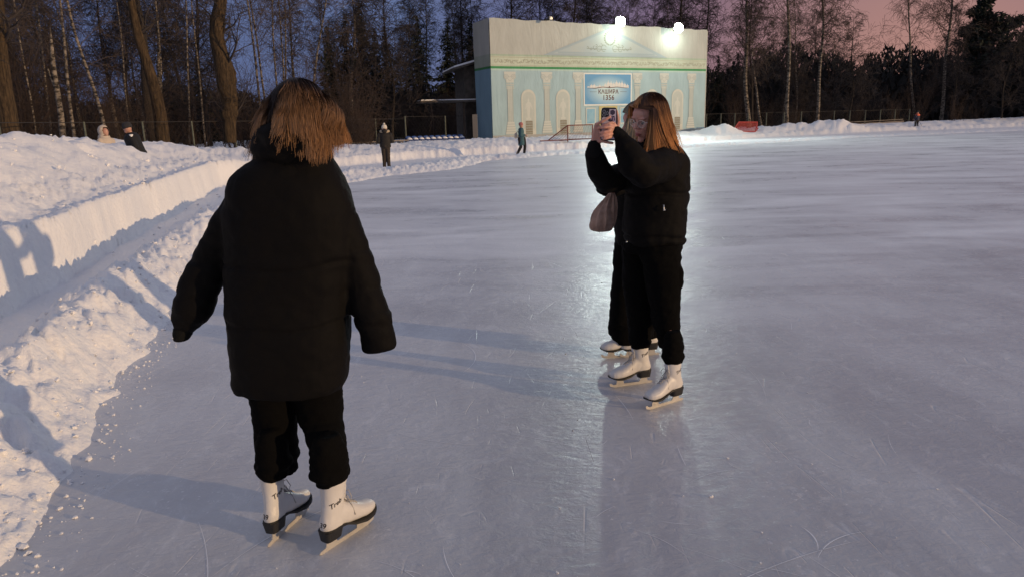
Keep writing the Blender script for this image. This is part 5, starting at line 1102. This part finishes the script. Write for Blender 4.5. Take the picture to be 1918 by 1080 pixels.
# glasses
mb = MB(); gl = empty('glasses', parent=pers)
for sd in (-1, 1):
    pts = [HL(.104 - abs(sd * .033 + .024 * math.cos(a)) * .22, sd * .034 + .024 * math.cos(a), .004 + .020 * math.sin(a)) for a in np.linspace(0, 2 * math.pi, 22)]; mb.tube(pts, .0014, 6, caps=False)
    mb.tube([HL(.090, sd * .058, .012), HL(.070, sd * .078, .012), HL(.0, sd * .084, .010)], .0016, 6)
mb.tube([HL(.101, -.010, .008), HL(.108, 0, .012), HL(.101, .010, .008)], .0014, 6)
mb.build('frame', nodemat('clear_frame', (.80, .66, .58), .2, metallic=.3), gl, True, FB)
GLS = bpy.data.materials.new('lens_glass'); GLS.use_nodes = True; q = GLS.node_tree.nodes['Principled BSDF']; q.inputs['Alpha'].default_value = .12; q.inputs['Roughness'].default_value = .05
for sd in (-1, 1):
    mb = MB(); mb.add([HL(.104 - abs(sd * .033 + .023 * math.cos(a)) * .22, sd * .034 + .023 * math.cos(a), .004 + .019 * math.sin(a)) for a in np.linspace(0, 2 * math.pi, 20)[:-1]], [tuple(range(19))]); mb.build('lens', GLS, gl, base=FB)
# phone
pc = at(1140, 233, 3.69); ph = empty('phone', tuple(pc)); ph.rotation_euler = (R(-6), R(2), R(-8)); tag(ph, 'black cased phone held upright with a pale photo on its back', 'phone')
mb = MB(); mb.add(*ring_loft([((0, -.0050, 0), (.0385, 0, 0), (0, 0, .080), 9), ((0, -.0058, 0), (.0395, 0, 0), (0, 0, .081), 9), ((0, .0045, 0), (.0395, 0, 0), (0, 0, .081), 9), ((0, .0055, 0), (.0385, 0, 0), (0, 0, .080), 9)], 40)); mb.build('case', nodemat('phone_case', (.012, .012, .014), .35), ph)
mb = MB(); mb.cur = 0; mb.flat([(-.034, -.074), (.035, -.074), (.035, .073), (.002, .073), (.0, .045), (-.034, .030)], -.0063)
mb.cur = 1; rgp = random.Random(3)
mb.flat([(.006, .066), (.020, .071), (.030, .062), (.029, .050), (.018, .043), (.006, .050)], -.0067); mb.flat([(.004, .040), (.028, .040), (.032, .020), (.018, .006), (-.004, .016)], -.0067)
mb.flat([(.012, .0), (.030, .004), (.030, -.03), (.020, -.045)], -.0067); mb.cur = 2; mb.flat([(.010, .034), (.018, .038), (.014, .022), (.006, .024)], -.0071); mb.flat([(.020, .032), (.027, .034), (.026, .016), (.020, .012)], -.0071)
mb.build('case_picture', None, ph, mats=[nodemat('pic_pale', (.55, .48, .58), .5), nodemat('pic_dark', (.045, .035, .07), .5), nodemat('pic_lilac', (.34, .26, .40), .5)])
mb = MB(); mb.add(*ring_loft([((-.017, -.0060, .053), (.018, 0, 0), (0, 0, .020), 5), ((-.017, -.0085, .053), (.017, 0, 0), (0, 0, .019), 5)], 24)); cb = mb.build('camera_block', nodemat('cam_block', (.02, .02, .022), .25), ph)
for x, z in ((-.025, .062), (-.025, .044), (-.009, .053)):
    mb = MB(); ring(mb, x, z, .0055, .0075, y=-.0098, n=16); mb.build('camera_ring', nodemat('ring_grey', (.4, .4, .42), .3, metallic=.7), cb)
mb = MB(); mb.add([(-.036, .0062, -.077), (.036, .0062, -.077), (.036, .0062, .077), (-.036, .0062, .077)], [(3, 2, 1, 0)]); mb.build('screen', nodemat('screen', (.02, .02, .02), .1), ph)
# ------------------------------------------------------------------ 3. the friend half hidden behind
HB = np.array([.78, 4.66, 0.0]); YG = 4.58
hc_ = at(1199, 232, 4.50); f_ = np.array([-.96, .10, -.15]); f_ /= np.linalg.norm(f_); l_ = np.cross([0, 0, 1], f_); l_ /= np.linalg.norm(l_); u_ = np.cross(f_, l_)
mb = MB(); HL = head_shapes(mb, hc_, f_, l_, u_)
SH1 = stand((1198, 645), (1124, 650)); SH2 = stand((1231, 642), (1165, 648)); print('SH', SH1, SH2)
rows(mb, [(290, 1180, 1225, .07), (320, 1175, 1230, .10), (400, 1175, 1228, .09), (470, 1175, 1225, .09)], YG, .1)
pxl(mb, [(1180, 455, 4.6, .07), (1165, 550, 4.62, .04), (1162, 590, 4.65, .032)]); ankle(mb, at(1162, 590, 4.65), SH1); pxl(mb, [(1208, 455, 4.65, .07), (1204, 550, 4.7, .04), (1204, 590, 4.74, .032)]); ankle(mb, at(1204, 590, 4.74), SH2)
pxl(mb, [(1190, 310, 4.45, .05), (1172, 345, 4.35, .04), (1148, 352, 4.30, .027)]); pxl(mb, [(1200, 310, 4.75, .05), (1185, 370, 4.75, .04), (1165, 400, 4.68, .03)])
hand(mb, at(1152, 352, 4.31), (-.9, -.1, -.35), (0, 0, -1), .62, -1, 1.2); hand(mb, at(1165, 400, 4.68), (-.5, 0, -.8), (1, 0, 0), .8, 1, .8)
V, F = fuse(mb, .006, 3); pers = obj('person', V, F, M_SKINC, smooth=True, base=HB, loc=tuple(HB)); tag(pers, 'ash blond person in black mostly hidden behind the phone holder', 'person')
face_parts(pers, HL, f_, l_, u_, HB)
mb = MB(); rows(mb, [(270, 1178, 1228, .08), (295, 1160, 1240, .13), (330, 1152, 1244, .15), (380, 1150, 1246, .15), (430, 1150, 1246, .15), (458, 1152, 1244, .14)], YG, .14, 2.4, 30)
pxl(mb, [(1188, 312, 4.45, .075), (1170, 340, 4.36, .072), (1150, 348, 4.31, .062), (1134, 352, 4.27, .050), (1128, 353, 4.26, .040)], 16); pxl(mb, [(1205, 312, 4.75, .075), (1188, 365, 4.76, .07), (1168, 396, 4.70, .05)], 16)
V, F = fuse(mb, .010, 3, folds(.010, 7, seed=33)); obj('jacket', V, F, M_BLK, pers, smooth=True, base=HB)
mb = MB(); rows(mb, [(440, 1152, 1240, .13), (475, 1150, 1238, .12)], YG, .12)
rows(mb, [(455, 1150, 1200, .10), (500, 1148, 1192, .09), (550, 1144, 1186, .085), (600, 1141, 1182, .08), (625, 1139, 1184, .08, 4.66)], 4.58, .09); shaft(mb, (SH1[0] + SH1[1] * .035, SH1[1]), .19, .10, .078); rows(mb, [(455, 1186, 1232, .10), (550, 1184, 1228, .085), (625, 1182, 1226, .07, 4.74)], 4.68, .09); shaft(mb, SH2, .22, .13, .075)
V, F = fuse(mb, .009, 3, folds(.008, 9, seed=43)); obj('trousers', V, F, M_BLK2, pers, smooth=True, base=HB)
skS(pers, HB, SH1); skS(pers, HB, SH2)
MH3 = hair_mat('hair_ash', (.04, .03, .02), (.50, .42, .30), .0, .6)
hair(pers, HB, hc_, f_, l_, u_, MH3, n=2600, length=.30, rad=(.108, .088, .106), seed=19, wind=straight, r=.0012, fl=.4)
# bag hanging from her hand
bt = at(1147, 361, 4.22); bag = obj('bag', *ring_loft([(at(a, b, 4.22), (w, 0, 0), (0, w * .6, 0)) for a, b, w in ((1147, 358, .012), (1145, 364, .020), (1143, 374, .036), (1138, 388, .056), (1133, 402, .068), (1130, 416, .074), (1128, 428, .066), (1128, 435, .040))], 40), nodemat('bag_cloth', (.46, .31, .24), .55, noise=(14, (.26, .16, .12), .8), bump=(22, .8, .02)), smooth=True, base=bt, loc=tuple(bt))
V = np.array([tuple(v.co) for v in bag.data.vertices]); ang = np.arctan2(V[:, 1] * 1.6, V[:, 0] + V[:, 2] * -.2); rr = .013 * (fbm(ang * 3.2, V[:, 2] * 5, o=3, seed=5) + .6 * np.sin(ang * 9 + V[:, 2] * 20)) * np.clip(-V[:, 2] * 25, 0, 1.6); rl = np.hypot(V[:, 0], V[:, 1]) + 1e-6; V[:, 0] += V[:, 0] / rl * rr * 1.4; V[:, 1] += V[:, 1] / rl * rr * 1.4; bag.data.vertices.foreach_set('co', V.astype(np.float32).ravel()); bag.data.update()
md = bag.modifiers.new('s', 'SUBSURF'); md.levels = 1; md.render_levels = 1
tag(bag, 'crumpled brown cloth bag hanging in front of the hidden person in black', 'bag')
mb = MB(); mb.tube([(0, 0, .0), (.004, 0, .025), (.010, .01, .045)], [.016, .014, .010], 8); mb.build('handle', nodemat('dark_red_strap', (.10, .02, .02), .8), bag, True)
# ================================================================== far people
def far_person(px, py, Y, H, ang, label, coat, legs, hat, parts, zfix=None, coat_to=.42, coat_w=1.0, arms='down', hood=None, scarf=None, boots=(.6, .6, .55), stance=.5, cut=None, hair_c=None):
    p = at(px, py, Y); zb = p[2] if zfix is None else zfix; B = np.array([p[0], p[1], zb]); s = H / 1.65
    ca, sa = math.cos(ang), math.sin(ang)
    def W(x, y, z): return np.array([x * ca - y * sa, x * sa + y * ca, z]) * s     # x = facing, y = left
    mb = MB(); hd = W(.01, 0, 1.52)
    mb.add(*ball(hd, (.095 * s, .085 * s, .118 * s), 14, 10)); mb.add(*ball(W(.09, 0, 1.505), .018 * s, 8, 6)); mb.add(*ball(W(.06, 0, 1.45), .045 * s, 10, 8))
    limb(mb, [W(-.01, 0, 1.47), W(-.01, 0, 1.34)], [.05 * s, .055 * s]); limb(mb, [W(0, 0, 1.28), W(0, 0, 1.0), W(0, 0, .88)], [.12 * s, .11 * s, .13 * s])
    st = stance
    g = .075 if px < 900 else .10; fl = [W(.10 * st, g, .86), W(.14 * st, g, .48), W(.10 * st, g + .01, .09)]; fr = [W(-.06 * st, -g, .86), W(-.02 * st, -g, .48), W(-.18 * st, -g - .01, .09)]
    for leg in (fl, fr): limb(mb, leg, [.085 * s, .06 * s, .045 * s])
    if arms == 'down': A_ = [[W(0, .19, 1.28), W(-.03, .26, 1.03), W(.08, .25, .82)], [W(0, -.19, 1.28), W(-.03, -.26, 1.03), W(.08, -.25, .82)]]
    elif arms == 'front': A_ = [[W(0, .19, 1.28), W(-.02, .25, 1.05), W(.20, .14, 1.05)], [W(0, -.19, 1.28), W(-.02, -.25, 1.05), W(.20, -.10, 1.02)]]
    else: A_ = [[W(0, .19, 1.28), W(.02, .34, 1.10), W(.16, .30, .98)], [W(0, -.19, 1.28), W(.02, -.34, 1.10), W(.16, -.30, .98)]]
    for a in A_:
        limb(mb, a, [.052 * s, .042 * s, .032 * s]); d = a[2] - a[1]; hand(mb, a[2], d, W(.1, 0, -.6), .95 * s, 1, .6)
    V, F = fuse(mb, .012, 2); o = obj('person', V, F, M_SKIN, smooth=True, loc=tuple(B)); tag(o, label, 'person')
    mb = MB(); zc = 1.65 * coat_to
    mb.add(*ring_loft([(W(0, 0, z), W(.15 * w * coat_w, 0, 0), W(0, .20 * w * coat_w, 0), 2.3) for z, w in ((zc, 1.02), (zc + .1, 1.05), (.95, .98), (1.1, .95), (1.25, 1.0), (1.34, .85), (1.40, .5))], 24))
    for a in A_: limb(mb, [a[0], a[1], a[2] * .88 + a[1] * .12], [.085 * s, .072 * s, .05 * s])
    if hood: mb.add(*ball(W(-.06, 0, 1.42), (.12 * s, .15 * s, .09 * s), 14, 10))
    V, F = fuse(mb, .02, 2, folds(.010, 7, seed=int(px))); co = obj('coat', V, F, nodemat('cloth_%d' % px, coat, .8, bump=(30, .3, .01)), o, smooth=True)
    mb = MB()
    for leg in (fl, fr): limb(mb, leg, [.105 * s, .078 * s, .062 * s])
    mb.add(*ball(W(0, 0, .88), (.14 * s, .16 * s, .12 * s), 14, 10)); V, F = fuse(mb, .018, 2, folds(.008, 9, seed=int(px) + 3)); obj('trousers', V, F, nodemat('legs_%d' % px, legs, .85), o, smooth=True)
    for leg in (fl, fr):
        mb = MB(); e = leg[2]; q = W(.16, 0, -.03); limb(mb, [e + W(0, 0, .10), e + W(0, 0, -.03), e + q], [.052 * s, .048 * s, .036 * s]); V, F = fuse(mb, .014, 1); bo = obj('boot', V, F, nodemat('boot_%d' % px, boots, .6), o, smooth=True)
    if hat:
        mb = MB(); mb.add(*ring_loft([(W(0, 0, z), W(w, 0, 0), W(0, w * .92, 0), 2.2) for z, w in ((1.515, .108), (1.56, .112), (1.61, .102), (1.65, .075), (1.665, .03))], 20)); V, F = fuse(mb, .012, 2, folds(.004, 30)); obj('hat', V, F, nodemat('hat_%d' % px, hat, .9, bump=(60, .5, .01)), o, smooth=True)
    if hood:
        mb = MB(); v = []; 
        for k in range(17):
            a = R(-130 + 260 * k / 16); c = W(-.02 - .10 * math.cos(a), .145 * math.sin(a), 1.42 - .02 * math.cos(a)); v.append(c)
        limb(mb, v, [.045 * s] * 17, 10); V, F = fuse(mb, .014, 1, folds(.012, 22)); obj('fur_collar', V, F, nodemat('fur_%d' % px, hood, .95, bump=(70, .8, .02)), o, smooth=True)
    if scarf:
        mb = MB(); limb(mb, [W(.05 * math.cos(a) - .01, .06 * math.sin(a), 1.37) for a in np.linspace(0, 6.28, 12)], [.035 * s] * 12, 8); V, F = fuse(mb, .012, 1); obj('scarf', V, F, nodemat('scarf_%d' % px, scarf, .9), o, smooth=True)
    return o, W, B
pn, W, B = far_person(725, 320, 26.8, 1.62, 1.75, 'person in white bobble hat and dark parka standing on the snow path', (.012, .010, .009), (.035, .026, .02), (.62, .58, .50), None, zfix=.03, coat_to=.50, hood=(.42, .34, .24), boots=(.05, .04, .03), stance=.2, arms='front')
mb = MB(); mb.add(*ball(W(0, 0, 1.69), .04, 12, 8)); V, F = fuse(mb, .01, 1, folds(.006, 40)); obj('bobble', V, F, MATS['hat_725'], [c for c in pn.children if c.name.startswith('hat')][0], smooth=True)
pn, W, B = far_person(977, 293, 35.6, 1.62, 3.05 - 3.14 + .1, 'person in long teal coat walking along the far edge of the ice in white skates', (.035, .10, .125), (.012, .012, .014), (.40, .16, .15), None, zfix=.0, coat_to=.33, coat_w=.98, stance=1.3, arms='front', boots=(.62, .58, .50))
bp_ = B + W(-.26, .0, 1.03); mb = MB(); mb.add(*ring_loft([((0, 0, -.14), (.05, 0, 0), (0, .07, 0), 3), ((0, 0, -.12), (.07, 0, 0), (0, .11, 0), 3), ((0, 0, .06), (.07, 0, 0), (0, .10, 0), 3), ((0, 0, .13), (.04, 0, 0), (0, .07, 0), 2.4)], 18)); V, F = fuse(mb, .012, 2, folds(.01, 14)); bg_ = obj('backpack', V, F, nodemat('pack_cream', (.55, .46, .38), .7), smooth=True, loc=tuple(bp_)); tag(bg_, 'small cream backpack on the back of the person in teal coat', 'backpack')
mb = MB()
for s in (-1, 1): mb.tube([(.03, s * .07, .12), (.16, s * .10, .26), (.30, s * .10, .20), (.36, s * .11, .05), (.2, s * .16, -.08), (.04, s * .08, -.10)], .014, 6)
mb.build('strap', MATS['pack_cream'], bg_, True)
zs_ = .12
pn, W, B = far_person(1716, 245, 66, 1.66, 2.2, 'far skater in dark jacket with bright orange shoulders leaning on poles at the rim', (.02, .022, .05), (.015, .015, .018), (.03, .03, .03), None, zfix=.06, coat_to=.52, stance=.6, arms='out', boots=(.03, .03, .03))
mb = MB(); mb.add(*ring_loft([(W(0, 0, z), W(.16 * w, 0, 0), W(0, .235 * w, 0), 2.3) for z, w in ((1.22, 1.05), (1.30, 1.05), (1.37, .9), (1.41, .5))], 20)); mb.build('orange_yoke', nodemat('orange', (.65, .11, .04), .6), pn, True)
for i, (y, dx) in enumerate(((.30, -.6), (-.30, -.3))):
    a = B + W(.16, y, .98); b = B + W(-.50, y * 1.25, .03); mb = MB(); mb.tube([(0, 0, 0), tuple(b - a)], .012, 6); o = mb.build('ski_pole', nodemat('pole_grey', (.25, .25, .27), .4, metallic=.5), loc=tuple(a)); tag(o, 'thin grey ski pole held by the far skater in orange', 'ski pole', 'ski poles of the far skater')
    mb = MB(); mb.tube([(b - a) * .93 - np.array([0, 0, 0]), (b - a) * .94], .05, 10); mb.build('basket', MATS['pole_grey'], o)
# two people behind the snow bank
pn, W, B = far_person(198, 262, 20, 1.60, -.35, 'person in a cream hooded fur jacket showing above the snow bank, facing right', (.52, .44, .36), (.05, .05, .06), None, None, zfix=.17, coat_to=.5, coat_w=1.05, arms='front')
mb = MB(); mb.add(*ball(W(-.04, 0, 1.55), (.140, .140, .165), 20, 16)); mb.add(*ball(W(-.05, 0, 1.38), (.15, .16, .10), 16, 10)); V, F = fuse(mb, .012, 2, folds(.008, 24))
q = V @ np.array([math.cos(-.35), math.sin(-.35), 0]); okv = ~((q > .055) & (V[:, 2] > 1.42 * 1.6 / 1.65) & (V[:, 2] < 1.60)); F = [tuple(f) for f in F if all(okv[i] for i in f)]; obj('hood', V, F, MATS['cloth_198'], pn, smooth=True)
pn, W, B = far_person(274, 266, 19, 1.74, 3.55, 'man in black jacket and dark cap bent over a cup behind the snow bank', (.004, .004, .006), (.01, .01, .01), (.022, .022, .026), None, zfix=.17, coat_to=.48, coat_w=1.25, arms='front')
pn.rotation_euler = (.06, -.24, 0)
cp = at(246, 257, 18.7); mb = MB(); mb.add(*ring_loft([((0, 0, -.06), (.035, 0, 0), (0, .035, 0)), ((0, 0, .05), (.045, 0, 0), (0, .045, 0)), ((0, 0, .05), (.049, 0, 0), (0, .049, 0)), ((0, 0, .066), (.046, 0, 0), (0, .046, 0))], 18)); o = mb.build('paper_cup', nodemat('cup_white', (.75, .75, .75), .5), loc=tuple(cp)); tag(o, 'white paper cup in front of the man in black cap behind the bank', 'cup')
